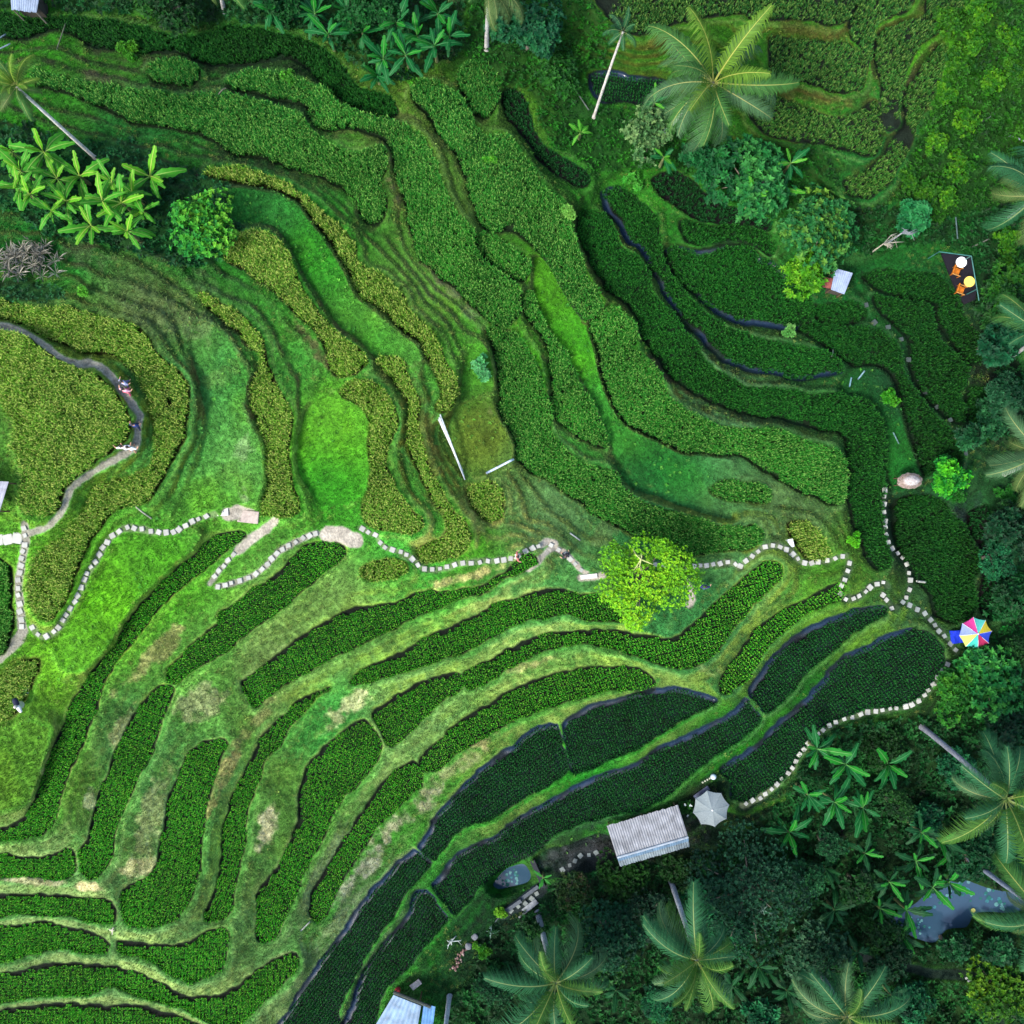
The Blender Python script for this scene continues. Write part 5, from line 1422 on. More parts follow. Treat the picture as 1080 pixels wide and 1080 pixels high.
STEP = {3: 6.6}
stone_no = 0
for k, (s, hw, kind, lab) in enumerate(PATHS):
    if not lab: continue
    q, zz = PATHPTS[k]
    seg = np.r_[0, np.cumsum(np.hypot(*np.diff(q, axis=0).T))]
    grey = lab.startswith(("faint", "grey")) or 'parasol' in lab
    r = random.Random(k)
    step = {'broad': 9.5, 'faint': 19.0}.get(lab.split()[0], 8.0)
    t = 1.5
    while t < seg[-1]:
        u = np.interp(t, seg, q[:, 0]) + r.uniform(-.7, .7)
        v = np.interp(t, seg, q[:, 1]) + r.uniform(-.7, .7)
        i = min(int(np.searchsorted(seg, t)), len(q) - 2)
        d = q[i + 1] - q[max(i - 1, 0)]
        rot = -math.atan2(d[1], d[0]) + r.uniform(-.35, .35)
        p = P(u, v, 0.0)
        z = max(ground(u + a, v + b) for a in (-1, 0, 1) for b in (-1, 0, 1))
        key, c = ("grey", (136, 146, 142)) if grey else ("white", (188, 190, 180))
        if 'conical' in lab: key, c = "white", (188, 190, 180)
        o = put("stepping_stone", STONE_ME[stone_no % 5].copy() if stone_no < 0 else STONE_ME[stone_no % 5], None, (p.x, p.y, z + .035), (r.uniform(-.03, .03), r.uniform(-.03, .03), rot))
        big = 1.9 if lab.startswith("broad") else r.uniform(.78, 1.12)
        o.scale = (big, big * r.uniform(.85, 1.1), 1)
        if not o.data.materials: o.data.materials.append(None)
        o.material_slots[0].link = 'OBJECT'
        o.material_slots[0].material = stone_mat(*(('dark_grey', (62, 78, 74)) if lab.startswith('faint') else (key, c)))  # stones of the faint path get a darker grey
        tag(o, lab, "stepping stone", "stones: " + " ".join(lab.split()[:9]))
        stone_no += 1
        t += step * r.uniform(.85, 1.18)


def slab(u, v, wpx, hpx, ang, c, label, name="stone_slab", cat_="stone slab", th=0.12, group=None):
    p = P(u, v, 0)
    k = (CAM_H - p.z) / CAM_H / PXM
    mb = MB()
    mb.box((0, 0, 0), (wpx * k, hpx * k, th), 0, tuple(alb(c)))
    o = mb.build(name, M_STONE, None, loc=(p.x, p.y, p.z + th * .3), rot=(0, 0, R(ang)))
    md = o.modifiers.new("edge", 'BEVEL'); md.width = .03; md.segments = 2
    return tag(o, label, cat_, group)


slab(235, 540, 12, 8, 4, (226, 222, 216), "large white slab left of the pinkish landing on the ridge path")
slab(262, 545, 22, 13, -6, (186, 172, 160), "rough pinkish stone landing on the ridge path", "stone_landing", "stone landing", .16)
slab(621, 608, 18, 5, 6, (215, 210, 200), "long pale slab just left of the lime green tree")
slab(556, 958, 26, 6, 38, (150, 156, 160), "long grey slab of the walkway beside the walled pond")
slab(833, 575 - 2, 8, 9, 12, (232, 236, 238), "bright white upright slab at the bend of the ridge path")

# ------------------------------------------------------------------ ponds
wm, wnt, wbs, WN, WL = new_mat("pond_water")
wbs.inputs["Base Color"].default_value = (*alb((54, 82, 104)), 1)
wbs.inputs["Roughness"].default_value = .06
wt = WN.new("ShaderNodeTexNoise"); wt.inputs["Scale"].default_value = 1.4
wtc = WN.new("ShaderNodeTexCoord"); WL.new(wtc.outputs["Object"], wt.inputs["Vector"])
wb = WN.new("ShaderNodeBump"); wb.inputs["Strength"].default_value = .06; wb.inputs["Distance"].default_value = .05
WL.new(wt.outputs[0], wb.inputs["Height"]); WL.new(wb.outputs[0], wbs.inputs["Normal"])
for (s, z), lab, nm in zip(PONDS, ("small walled fish pond with blue water left of the muddy yard", "lotus pond with blue water under the leaning palm trunk"), ("pond_water", "pond_water")):
    poly = smooth_poly(PX(s), 3)
    zw = z - .05
    c = poly.mean(0)
    poly = c + (poly - c) * 1.02
    x, y, _ = world(poly[:, 0], poly[:, 1], zw)
    bm = bmesh.new()
    vs = [bm.verts.new((float(a), float(b), zw)) for a, b in zip(x, y)]
    bm.faces.new(vs)
    bmesh.ops.triangulate(bm, faces=bm.faces[:])
    bmesh.ops.recalc_face_normals(bm, faces=bm.faces[:])
    me = bpy.data.meshes.new(nm); bm.to_mesh(me); bm.free(); me.materials.append(wm)
    tag(put(nm, me), lab, "pond", kind="structure")

pad_me = []
for k in range(3):
    mb = MB()
    n = 14
    vs = [(0, 0, .012)] + [(.5 * math.cos(a), .5 * math.sin(a), .02 + .015 * (j % 2)) for j, a in enumerate(np.linspace(.2, 6.08, n))]
    vs += [(x, y, z - .02) for x, y, z in vs]
    fs = [(0, j, j + 1) for j in range(1, n)] + [(n + 1, n + 2 + j, n + 1 + j) for j in range(1, n)] + [(j, n + 1 + j, n + 2 + j, j + 1) for j in range(1, n)]
    mb.add(vs, fs, tuple(alb(((70, 140, 150), (46, 120, 110), (110, 170, 170))[k])))
    pad_me.append(mb.mesh("lily_pad", M_LEAF))
r = random.Random(31)
PADS = [(1018, 930, 14, 10, 12, 5.0, "round lotus leaf floating at the upper right side of the lotus pond", "lotus leaves upper side"), (965, 976, 16, 14, 22, 3.0, "small pale lily pad in the left part of the lotus pond", "lily pads left side"), (1000, 945, 40, 14, 16, 3.4, "lily pad scattered in the middle of the lotus pond", "lily pads middle"),
        (536, 928, 14, 12, 34, 3.0, "small teal lily pad crowded on the walled fish pond", "lily pads on fish pond"), (1052, 950, 16, 16, 16, 4.4, "large pale lotus leaf beside the leaning palm trunk", "lotus leaves by trunk")]
for (u0, v0, ru, rv, n, sz, lab, grp) in PADS:
    for _ in range(n):
        u, v = u0 + r.gauss(0, ru * .55), v0 + r.gauss(0, rv * .5)
        inside_ = None
        for (s, z) in PONDS:
            poly = smooth_poly(PX(s), 2)
            d, ins = seg_dist(np.array([u]), np.array([v]), poly)
            if ins[0] and d[0] > 2: inside_ = z
        if inside_ is None: continue
        x, y, _ = world(u, v, inside_)
        s_ = sz * r.uniform(.6, 1.2) / PXM
        o = put("lily_pad", r.choice(pad_me), None, (float(x), float(y), inside_ - .045 + r.uniform(0, .02)), (0, 0, r.uniform(0, 6.28)), s_)
        tag(o, lab, "lily pad", grp)

# pond wall of the walled pond and rails
def wall_line(pts, h, th, c, label, name="pond_wall", cat_="wall", mat=None):
    pw = [P(u, v, 0) for u, v in pts]
    mb = MB()
    for a, b in zip(pw[:-1], pw[1:]):
        d = b - a
        mb.box(((a.x + b.x) / 2, (a.y + b.y) / 2, max(a.z, b.z) + h / 2 - .3), (math.hypot(d.x, d.y) + th, th, h + .6), math.atan2(d.y, d.x), tuple(alb(c)))
    o = mb.build(name, mat or M_STONE)
    return tag(o, label, cat_)


wall_line([(530, 962), (548, 948), (566, 934)], .35, .3, (88, 96, 104), "grey stone wall along the lower side of the fish pond")
wall_line([(562, 908), (568, 920), (572, 932)], .45, .4, (40, 46, 52), "dark stone wall at the right end of the fish pond", "yard_wall")

# ------------------------------------------------------------------ roofs and huts
def quad_roof(name, corners, zs, th, c, label, cat_, corr=0.0, posts=True, extra=None, mat=None, corr_n=26):
    """corners: four photo pixels (tl, tr, br, bl) with heights above ground zs; a tilted sheet roof on posts."""
    zg = [ground(min(max(u, -70), 1150), min(max(v, -70), 1150)) for u, v in corners]
    zb = sum(zg) / 4
    pw = []
    for (u, v), h in zip(corners, zs):
        x, y, z = world(u, v, zb + h)
        pw.append(Vector((float(x), float(y), float(z))))
    cen = sum(pw, Vector()) / 4
    root = empty(name, (cen.x, cen.y, zb))
    tag(root, label, cat_)
    o_ = Vector((cen.x, cen.y, zb))
    return root, [p - o_ for p in pw], zb


def sheet(mb, a, b, c, d, th, col, corr=0.03, n=30, m=1, jag=0.0, seed=0):
    """corrugated sheet between corners a b (top edge) and d c (bottom edge); waves run across a-b."""
    r_ = random.Random(seed)
    nrm = (b - a).cross(d - a).normalized()
    if nrm.z < 0: nrm = -nrm
    rows = []
    for j in range(m + 1):
        t = j / m
        p, q = a.lerp(d, t), b.lerp(c, t)
        for i in range(n * 2 + 1):
            s = i / (n * 2)
            e = p.lerp(q, s) + nrm * (corr * (1 if i % 2 else -1))
            if j in (0, m): e = e + (d - a).normalized() * r_.uniform(-jag, jag)
            rows.append(e)
    w = n * 2 + 1
    base = [p - nrm * th for p in rows]
    cols = []
    for j in range(m + 1):
        for i in range(w):
            f = 1 + .10 * math.sin(i * .9 + 3 * math.sin(j * 1.7 + i * .13)) * r_.random() + r_.uniform(-.10, .10)
            cols.append(tuple(np.clip(np.array(col) * f, 0, .8)))
    fs = [(j * w + i, j * w + i + 1, (j + 1) * w + i + 1, (j + 1) * w + i) for j in range(m) for i in range(w - 1)]
    mb.add(rows, fs, cols)
    mb.add(base, [tuple(reversed(f)) for f in fs], cols)
    k = len(rows)
    rim_ = [(i, i + 1) for i in range(w - 1)] + [(m * w + i + 1, m * w + i) for i in range(w - 1)] + [((j + 1) * w, j * w) for j in range(m)] + [(j * w + w - 1, (j + 1) * w + w - 1) for j in range(m)]
    mb.add(rows + base, [(b_, a_, a_ + k, b_ + k) for a_, b_ in rim_], cols + cols)


def post(parent, p, h, r_=.06, c=(110, 90, 66)):
    mb = MB()
    mb.tube([(0, 0, -.3), (0, 0, h)], r_, 7, tuple(alb(c)))
    mb.build("post", M_WOOD, parent, loc=(p.x, p.y, 0))


# the long hut: weathered light roof, ridge near its lower side
root, (a, b, c, d), zb = quad_roof("hut", [(640, 871), (715, 849), (727.5, 893), (654, 914)], (2.5, 2.5, 2.3, 2.3), .05, None,
                                   "long open hut with weathered light grey corrugated roof beside the dark garden", "hut")
ra, rb = a.lerp(d, .66), b.lerp(c, .66)
ra.z = rb.z = 3.55
mb = MB()
sheet(mb, rb, ra, a, b, .04, alb((150, 152, 156)), .022, 30, 5, .05, 1)
mb.build("roof", M_METAL, root)
mb = MB()
e1, e2 = ra.lerp(d, .45), rb.lerp(c, .45)
e1.z, e2.z = 2.95, 2.95
sheet(mb, ra + Vector((0, 0, -.02)), rb + Vector((0, 0, -.02)), e2, e1, .04, alb((108, 136, 160)), .012, 30, 2, .0, 2)
mb.build("ridge_sheet", M_METAL, root)
mb = MB()
f1, f2 = e1 + Vector((0, 0, -.16)), e2 + Vector((0, 0, -.16))
sheet(mb, f1 + (ra - d) * .03, f2 + (rb - c) * .03, c, d, .04, alb((130, 144, 150)), .02, 30, 3, .06, 3)
mb.build("lower_roof", M_METAL, root)
mb = MB()
mb.tube([ra + Vector((0, 0, .04)), rb + Vector((0, 0, .04))], .09, 7, tuple(alb((165, 176, 186))))
mb.build("ridge_cap", M_METAL, root)
for p, h in ((a, 2.45), (b, 2.45), (c, 2.25), (d, 2.25), (a.lerp(b, .5), 2.45), (d.lerp(c, .5), 2.25)):
    q = p * .93
    post(root, q, h)
mb = MB()
ang = math.atan2((b - a).y, (b - a).x)
mb.box((0, 0, .18), ((b - a).length * .88, (d - a).length * .8, .12), ang, tuple(alb((92, 78, 62))))
mb.build("platform", M_WOOD, root)

# blue-grey roof at the bottom edge
root, (a, b, c, d), zb = quad_roof("hut", [(415, 1049.5), (444, 1061), (436, 1110), (386, 1098)], (2.6, 2.6, 2.2, 2.2), .05, None,
                                   "hut with smooth blue-grey roof cut by the bottom edge of the photo", "hut")
mb = MB(); sheet(mb, a, b, c, d, .05, alb((116, 146, 174)), .008, 8, 4, .0, 4); mb.build("roof", M_METAL, root)
mb = MB()
g1, g2 = b + (b - a) * .08 + Vector((0, 0, -.5)), c + (c - d) * .08 + Vector((0, 0, -.5))
sheet(mb, g1, g1 + (b - a) * .42 + Vector((0, 0, -.3)), g2 + (b - a) * .42 + Vector((0, 0, -.3)), g2, .05, alb((96, 146, 196)), .008, 4, 3, .0, 5)
mb.build("side_roof", M_METAL, root)
mb = MB(); mb.tube([a + Vector((0, .22, -.05)), b + (b - a) * .35 + Vector((0, .16, -.15))], .14, 8, tuple(alb((70, 78, 74)))); mb.build("eave_log", M_WOOD, root)
for p in (a, b, c, d): post(root, p * .9, 2.1)
# tin roof in the top left corner
root, (a, b, c, d), zb = quad_roof("hut", [(10, -14), (43, -16), (38.5, 13.5), (12, 10)], (2.5, 2.5, 2.2, 2.2), .05, None,
                                   "hut with pale rumpled tin roof in the top left corner", "hut")
mb = MB(); sheet(mb, a, b, c, d, .04, alb((140, 156, 178)), .02, 12, 4, .05, 6); mb.build("roof", M_METAL, root)
for p in (a, b, c, d): post(root, p * .92, 2.15, .06, (150, 140, 125))
mb = MB(); mb.box((0, 0, .9), ((b - a).length * .7, (d - a).length * .6, 1.6), 0, tuple(alb((70, 66, 58)))); mb.build("wall", M_WOOD, root)
# small shed among the leafy trees
root, (a, b, c, d), zb = quad_roof("shed", [(881, 283), (899.5, 288), (890.5, 310.5), (876.5, 305.5)], (2.3, 2.3, 2.0, 2.0), .05, None,
                                   "small shed with flat pale blue tin roof under the leafy trees", "shed")
mb = MB(); sheet(mb, a, b, c, d, .04, alb((146, 162, 190)), .010, 8, 3, .0, 7); mb.build("roof", M_METAL, root)
mb = MB()
w1 = d.lerp(a, .05) + (d - c) * .02; w2 = a.lerp(d, .45)
k1, k2 = w1 + (d - c) * .55, w2 + (d - c) * .55
w1, w2, k1, k2 = [Vector((p.x, p.y, z_)) for p, z_ in ((w1, 1.95), (w2, 1.98), (k1, 1.55), (k2, 1.6))]
sheet(mb, w2, k2, k1, w1, .04, alb((130, 66, 60)), .012, 5, 2, .0, 8)
mb.build("side_roof", M_METAL, root)
for p in (a, b, c, d): post(root, p * .85, 1.95)
mb = MB(); mb.box((0, 0, .85), ((b - a).length * .75, (d - a).length * .75, 1.6), math.atan2((b - a).y, (b - a).x), tuple(alb((86, 80, 70)))); mb.build("wall", M_WOOD, root)
# roof corner at the left edge
root, (a, b, c, d), zb = quad_roof("hut", [(-40, 506), (9, 508), (-1, 541), (-50, 539)], (2.4, 2.4, 2.1, 2.1), .05, None,
                                   "hut at the left edge of which only a grey roof corner shows", "hut")
mb = MB(); sheet(mb, a, b, c, d, .04, alb((150, 152, 165)), .015, 14, 3, .0, 9); mb.build("roof", M_METAL, root)
for p in (a, b, c, d): post(root, p * .9, 2.0)

# thatched sunshade
g = P(961, 507, 2.2)
z0 = GZ(g.x, g.y, g.z - 2.2)
root = empty("thatched_sunshade", (g.x, g.y, z0), R(4))
tag(root, "pale thatched sunshade roof between the stone path and the round bright tree", "sunshade")
mb = MB()
r = random.Random(8)
nr, ns = 7, 26
vs, cs = [], []
for j in range(nr):
    t = j / (nr - 1)
    for k in range(ns):
        an = 6.283 * k / ns
        q = .08 + .92 * t
        sx = 1.08 if math.cos(an) < 0 else 1.02
        vs.append((q * sx * math.cos(an) * (1 + r.uniform(-.05, .05) * t), q * .68 * math.sin(an) * (1 + r.uniform(-.07, .07) * t), 2.75 - .75 * t ** 1.4 + r.uniform(-.02, .02)))
        base = np.array(alb((214, 204, 200))) if t < .6 else np.array(alb((168, 150, 138)))
        cs.append(tuple(base * r.uniform(.8, 1.1)))
fs = [(j * ns + k, (j + 1) * ns + k, (j + 1) * ns + (k + 1) % ns, j * ns + (k + 1) % ns) for j in range(nr - 1) for k in range(ns)] + [tuple(range(ns))]
mb.add(vs, fs, cs)
vs2 = [(x, y, z - .12) for x, y, z in vs]
mb.add(vs2, [tuple(reversed(f)) for f in fs], cs)
o = (nr - 1) * ns
mb.add(vs[o:] + vs2[o:], [(k, ns + k, ns + (k + 1) % ns, (k + 1) % ns) for k in range(ns)], cs[o:] * 2)
mb.build("roof", M_THATCH, root)
for p in ((-.7, -.3), (.7, -.3), (-.7, .3), (.7, .3)): post(root, Vector((p[0], p[1], 0)), 2.25, .05)

# ------------------------------------------------------------------ parasols
def parasol(u, v, rpx, h, panels, ribc, label, rise=.45, rz=0.0):
    g = P(u, v, h)
    z0 = GZ(g.x, g.y, g.z - h)
    rad = rpx * (CAM_H - z0 - h) / CAM_H / PXM
    root = empty("parasol", (g.x, g.y, z0), rz)
    tag(root, label, "parasol")
    n = len(panels)
    for k, c in enumerate(panels):
        a0, a1 = 6.283 * k / n, 6.283 * (k + 1) / n
        mb = MB()
        rows, m = 4, 4
        vs = []
        for j in range(rows + 1):
            t = j / rows
            for i in range(m + 1):
                s = i / m
                p = Vector((math.cos(a0), math.sin(a0), 0)).lerp(Vector((math.cos(a1), math.sin(a1), 0)), s) * rad * t * (1 - .05 * math.sin(math.pi * s) * t)
                vs.append((p.x, p.y, h + rise * (1 - t ** 1.3) - .06 * math.sin(math.pi * s) * t))
        fs = [(j * (m + 1) + i, (j + 1) * (m + 1) + i, (j + 1) * (m + 1) + i + 1, j * (m + 1) + i + 1) for j in range(rows) for i in range(m)]
        mb.add(vs, fs, tuple(alb(c) * .72 + .012))
        q = [vs[rows * (m + 1) + i] for i in range(m + 1)]
        mb.add(q + [(x, y, z - .10) for x, y, z in q], [(i, m + 1 + i, m + 2 + i, i + 1) for i in range(m)], tuple(alb(c)))
        mb.build("canopy_panel", M_CLOTH, root)
        rb_ = MB()
        rb_.tube([(0, 0, h + rise - .03), (rad * .5 * math.cos(a0), rad * .5 * math.sin(a0), h + rise * (1 - .5 ** 1.3) + .005), (rad * 1.02 * math.cos(a0), rad * 1.02 * math.sin(a0), h + .01)], .016, 5, tuple(alb(ribc)))
        rb_.build("rib", M_METAL, root)
    mb = MB(); mb.tube([(0, 0, 0), (0, 0, h + rise)], .035, 8, tuple(alb((150, 150, 150)))); mb.build("pole", M_METAL, root)
    mb = MB(); mb.disc((0, 0, h + rise - .02), .07, .08, 10, tuple(alb((230, 230, 230)))); mb.build("finial", M_METAL, root)
    mb = MB(); mb.disc((0, 0, -.1), .32, .2, 14, tuple(alb((90, 90, 92)))); mb.build("base", M_STONE, root)
    return root


parasol(750, 853, 19.5, 2.2, [(152, 166, 168), (148, 162, 166), (156, 170, 172), (150, 164, 166), (146, 160, 164), (154, 168, 170), (158, 172, 172), (150, 166, 168)], (128, 142, 146),
        "large grey eight-sided parasol right of the corrugated hut", rz=R(12))
# anticlockwise from the right-hand panel
parasol(1029, 668, 17.2, 2.1, [(228, 210, 40), (90, 225, 205), (226, 50, 150), (150, 170, 240), (232, 232, 110), (60, 215, 195), (190, 10, 90), (24, 70, 215)], (235, 235, 235),
        "rainbow parasol with pink, mint, yellow and blue panels at the end of the stone path", rz=R(8))
# blue tarpaulin under the rainbow parasol
g = P(1017, 671, .9)
mb = MB()
r = random.Random(4)
vs = [(i * .22 - 1.1, j * .22 - .55, .9 + .05 * math.sin(i * 1.3 + j) + r.uniform(-.02, .02) - .25 * (i in (0, 10))) for j in range(6) for i in range(11)]
fs = [(j * 11 + i, j * 11 + i + 1, (j + 1) * 11 + i + 1, (j + 1) * 11 + i) for j in range(5) for i in range(10)]
mb.add(vs, fs, tuple(alb((16, 50, 190))))
mb.add([(x, y, z - .03) for x, y, z in vs], [tuple(reversed(f)) for f in fs], tuple(alb((12, 40, 160))))
root = empty("market_table", (g.x, g.y, GZ(g.x, g.y, g.z - .9)), R(6))
tag(root, "low stall table covered with bright blue tarpaulin under the rainbow parasol", "table")
mb.build("blue_tarpaulin", M_CLOTH, root)
for x, y in ((-.9, -.4), (.9, -.4), (-.9, .4), (.9, .4)):
    m2 = MB(); m2.tube([(x, y, 0), (x, y, .86)], .03, 6, tuple(alb((100, 84, 60)))); m2.build("leg", M_WOOD, root)

# ------------------------------------------------------------------ cafe deck
def quad_world(px, z):
    out = []
    for u, v in px:
        x, y, _ = world(u, v, z)
        out.append(Vector((float(x), float(y), z)))
    return out


dz = max(ground(u, v) for u, v in ((992, 270), (1024, 270), (1028, 312), (1015, 320), (1000, 295))) + .35
q = quad_world([(993, 267), (1025, 270), (1030, 300), (1029, 316), (1017, 321), (1006, 300)], dz)
cen = sum(q, Vector()) / len(q)
root = empty("cafe_deck", (cen.x, cen.y, dz))
tag(root, "small dark cafe deck with a thin green pipe frame at the right", "deck")
mb = MB()
loc = [p - cen for p in q]
mb.add(loc + [p - Vector((0, 0, .2)) for p in loc], [tuple(reversed(range(6)))] + [tuple(range(6, 12))] + [(i, (i + 1) % 6, 6 + (i + 1) % 6, 6 + i) for i in range(6)], tuple(alb((26, 24, 34))))
mb.build("floor", M_WOOD, root)
fr = quad_world([(990.5, 265.5), (1024.5, 270), (1030.5, 305), (1032.5, 317)], dz + 2.0)
for a_, b_ in zip(fr[:-1], fr[1:]):
    m2 = MB(); m2.tube([a_ - cen, b_ - cen], .045, 6, tuple(alb((60, 120, 112)))); m2.build("frame_rail", M_METAL, root)
for p in fr[:3]:
    m2 = MB(); m2.tube([Vector((p.x - cen.x, p.y - cen.y, -.3)), p - cen], .045, 6, tuple(alb((60, 120, 112)))); m2.build("frame_post", M_METAL, root)
for i, p in enumerate(loc):
    m2 = MB(); m2.tube([(p.x * .9, p.y * .9, -1.2), (p.x * .9, p.y * .9, -.15)], .07, 6, tuple(alb((70, 60, 48)))); m2.build("deck_post", M_WOOD, root)
for (u, v, c, lab) in ((1014, 276.5, (250, 252, 255), "round white table on the cafe deck"), (1022.5, 297, (246, 204, 96), "round yellow table on the cafe deck")):
    p = quad_world([(u, v)], dz + .75)[0]
    rt = empty("round_table", (p.x, p.y, dz)); tag(rt, lab, "table")
    m2 = MB(); m2.disc((0, 0, .71), .46, .05, 28, tuple(np.minimum(alb(c) * 1.3, .8))); m2.build("table_top", M_CLOTH, rt)
    m2 = MB(); m2.tube([(0, 0, 0), (0, 0, .71)], .05, 8, tuple(alb((60, 50, 44)))); m2.build("leg", M_WOOD, rt)
    m2 = MB(); m2.disc((0, 0, .0), .24, .04, 16, tuple(alb((60, 50, 44)))); m2.build("base", M_WOOD, rt)
for (u, v, rz_, lab) in ((1008, 286, R(-20), "orange wooden armchair beside the round white table"), (1012.5, 305.5, R(-20), "orange wooden armchair beside the round yellow table")):
    p = quad_world([(u, v)], dz + .4)[0]
    rt = empty("armchair", (p.x, p.y, dz), rz_); tag(rt, lab, "armchair")
    oc = tuple(alb((196, 112, 28)))
    m2 = MB(); m2.box((0.05, 0, .40), (.56, .56, .10), 0, oc); m2.build("seat", M_WOOD, rt)
    m2 = MB(); m2.box((-.30, 0, .66), (.10, .70, .55), 0, oc, Matrix.Rotation(-.2, 3, 'Y')); m2.build("backrest", M_WOOD, rt)
    for s in (-1, 1):
        m2 = MB(); m2.box((.12, .36 * s, .60), (.72, .07, .05), 0, tuple(alb((206, 150, 80)))); m2.build("armrest", M_WOOD, rt)
        for x in (-.22, .40):
            m2 = MB(); m2.box((x, .36 * s, .29), (.06, .06, .58), 0, oc); m2.build("leg", M_WOOD, rt)

# ------------------------------------------------------------------ poles, twigs, logs
def pole(p0, p1, rad, c, label, name="bamboo_pole", cat_="pole", h=.12, group=None, n=7):
    a, b = P(p0[0], p0[1], h), P(p1[0], p1[1], h)
    mb = MB()
    pts = []
    for i in range(n):
        q = a.lerp(b, i / (n - 1))
        q.z = max(q.z, GZ(q.x, q.y, q.z) + h * .8)
        pts.append(q - a)
    zmax = [max(p.z, a.lerp(b, i / (n - 1)).z - a.z) for i, p in enumerate(pts)]
    pts = [Vector((p.x, p.y, z)) for p, z in zip(pts, zmax)]
    mb.tube(pts, rad, 7, tuple(np.minimum(alb(c) * (1.1 if name == 'bamboo_pole' else .55), .8)))
    o = mb.build(name, M_WOOD, None, smooth=True, loc=a)
    return tag(o, label, cat_, group)


for i, lab in enumerate(("leftmost of the long pale bamboo poles leaning down the bank", "second of the long pale bamboo poles from the left", "third of the long pale bamboo poles from the left", "rightmost thin pale bamboo pole of the long bundle")):
    o1 = i * 0.8
    pole((462.5 + o1, 440 + [2, 0, -3, 4][i]), (488 + o1, 501 + [-4, 0, 2, 5][i]), (.065, .075, .06, .045)[i], ((206, 212, 208), (214, 220, 216), (196, 206, 206), (180, 190, 194))[i], lab, h=.22)
pole((513, 499), (541.5, 484.5), .10, (206, 222, 232), "single pale bamboo pole right of the long bundle", h=.25)
pole((601, 562), (612, 570), .06, (190, 200, 200), "short pale stick on the grey grass above the lime tree", "stick", "stick")
pole((601, 86), (621, 116), .06, (130, 146, 132), "thin grey stick on the dark slope left of the thin white trunk", "stick", "stick")
pole((1036, 128), (1049, 120), .06, (190, 200, 196), "short pale stick beside the bright scrub at the upper right", "stick", "stick")
pole((1064, 143), (1090, 152), .09, (210, 215, 240), "pale pipe entering at the right edge in the dark hollow", "pipe", "pipe")
pole((1024, 261), (1043, 252), .06, (160, 160, 150), "thin pale branch above the cafe deck", "branch", "branch")
pole((1008, 229), (1010, 252), .06, (110, 140, 140), "thin upright stick above the cafe deck", "stick", "stick", h=.4)
pole((238, 93), (230, 100), .05, (150, 150, 130), "thin dry twig on the bank in the upper strips", "stick", "stick")
pole((60, 52), (69, 25), .05, (140, 150, 120), "bent dry stalk on the dark top-left strip", "stick", "stick", h=.5)
pole((-6, 44), (6, 36), .06, (180, 210, 220), "upper pale stick at the left edge above the thin palm", "stick", "stick", h=.5)
pole((-8, 55), (11, 46), .06, (180, 210, 220), "lower pale stick at the left edge above the thin palm", "stick", "stick", h=.5)
pole((905, 400), (912, 391), .07, (170, 215, 225), "pale bluish stick on the bund above the long dark strip", "stick", "stick", h=.3)
pole((896, 408), (898, 398), .07, (150, 205, 215), "short bluish peg beside the stick above the long dark strip", "stick", "stick", h=.3)
pole((877, 376), (879, 368), .05, (190, 200, 190), "tiny pale peg on the bund by the blue channel", "stick", "stick", h=.3)
pole((967, 613), (976, 614), .10, (235, 240, 225), "short white stick beside the dark oval field", "stick", "stick", h=.5)
pole((942, 456), (948, 468), .06, (130, 180, 170), "grey-green dead twig in the weedy gully", "twig", "twig", h=.3)
pole((143, 534), (160, 547), .06, (210, 215, 190), "pale broken cane lying by the curved stones", "cane", "cane", h=.12)
pole((317, 982), (327, 972), .06, (225, 230, 215), "short white stick across the bund near the straw bank", "stick", "stick", h=.15)
pole((671, 333 - 170), (690, 170), .05, (140, 130, 110), "dark fallen branch under the pale shrubby tree", "branch", "branch", h=.3)
pole((522, 973), (530, 962), .05, (120, 135, 135), "thin grey pole leaning by the garden pond", "pole", "pole", h=.4)
pole((903, 953), (916, 949), .05, (150, 150, 130), "thin dead twig in the shaded bananas", "twig", "twig", h=1.6)


def branchy(u, v, size, c, label, seed, h=.5, n=5, name="dead_branch", cat_="dead branch", group=None, flat=.3, sector=None):
    r_ = random.Random(seed)
    g_ = P(u, v, h)
    mb = MB()
    for i in range(n):
        a_ = 6.283 * i / n + r_.uniform(-.5, .5) if sector is None else r_.uniform(*sector)
        L_ = size * r_.uniform(.35, 1.2)
        e = Vector((math.cos(a_) * L_, math.sin(a_) * L_, r_.uniform(-flat, flat) * L_))
        m_ = e * .55 + Vector((r_.uniform(-.15, .15), r_.uniform(-.15, .15), .1)) * L_
        mb.tube([(0, 0, 0), m_, e], [.055, .04, .018], 5, tuple(alb(c)))
        for _ in range(2):
            f_ = m_ + Vector((r_.uniform(-1, 1), r_.uniform(-1, 1), r_.uniform(-flat, flat))) * L_ * .45
            mb.tube([m_, f_], [.03, .014], 4, tuple(alb(c)))
    mb.tube([(0, 0, -h - .2), (0, 0, 0)], [.07, .055], 6, tuple(alb(c)))
    return tag(mb.build(name, M_WOOD, None, smooth=True, loc=g_), label, cat_, group)


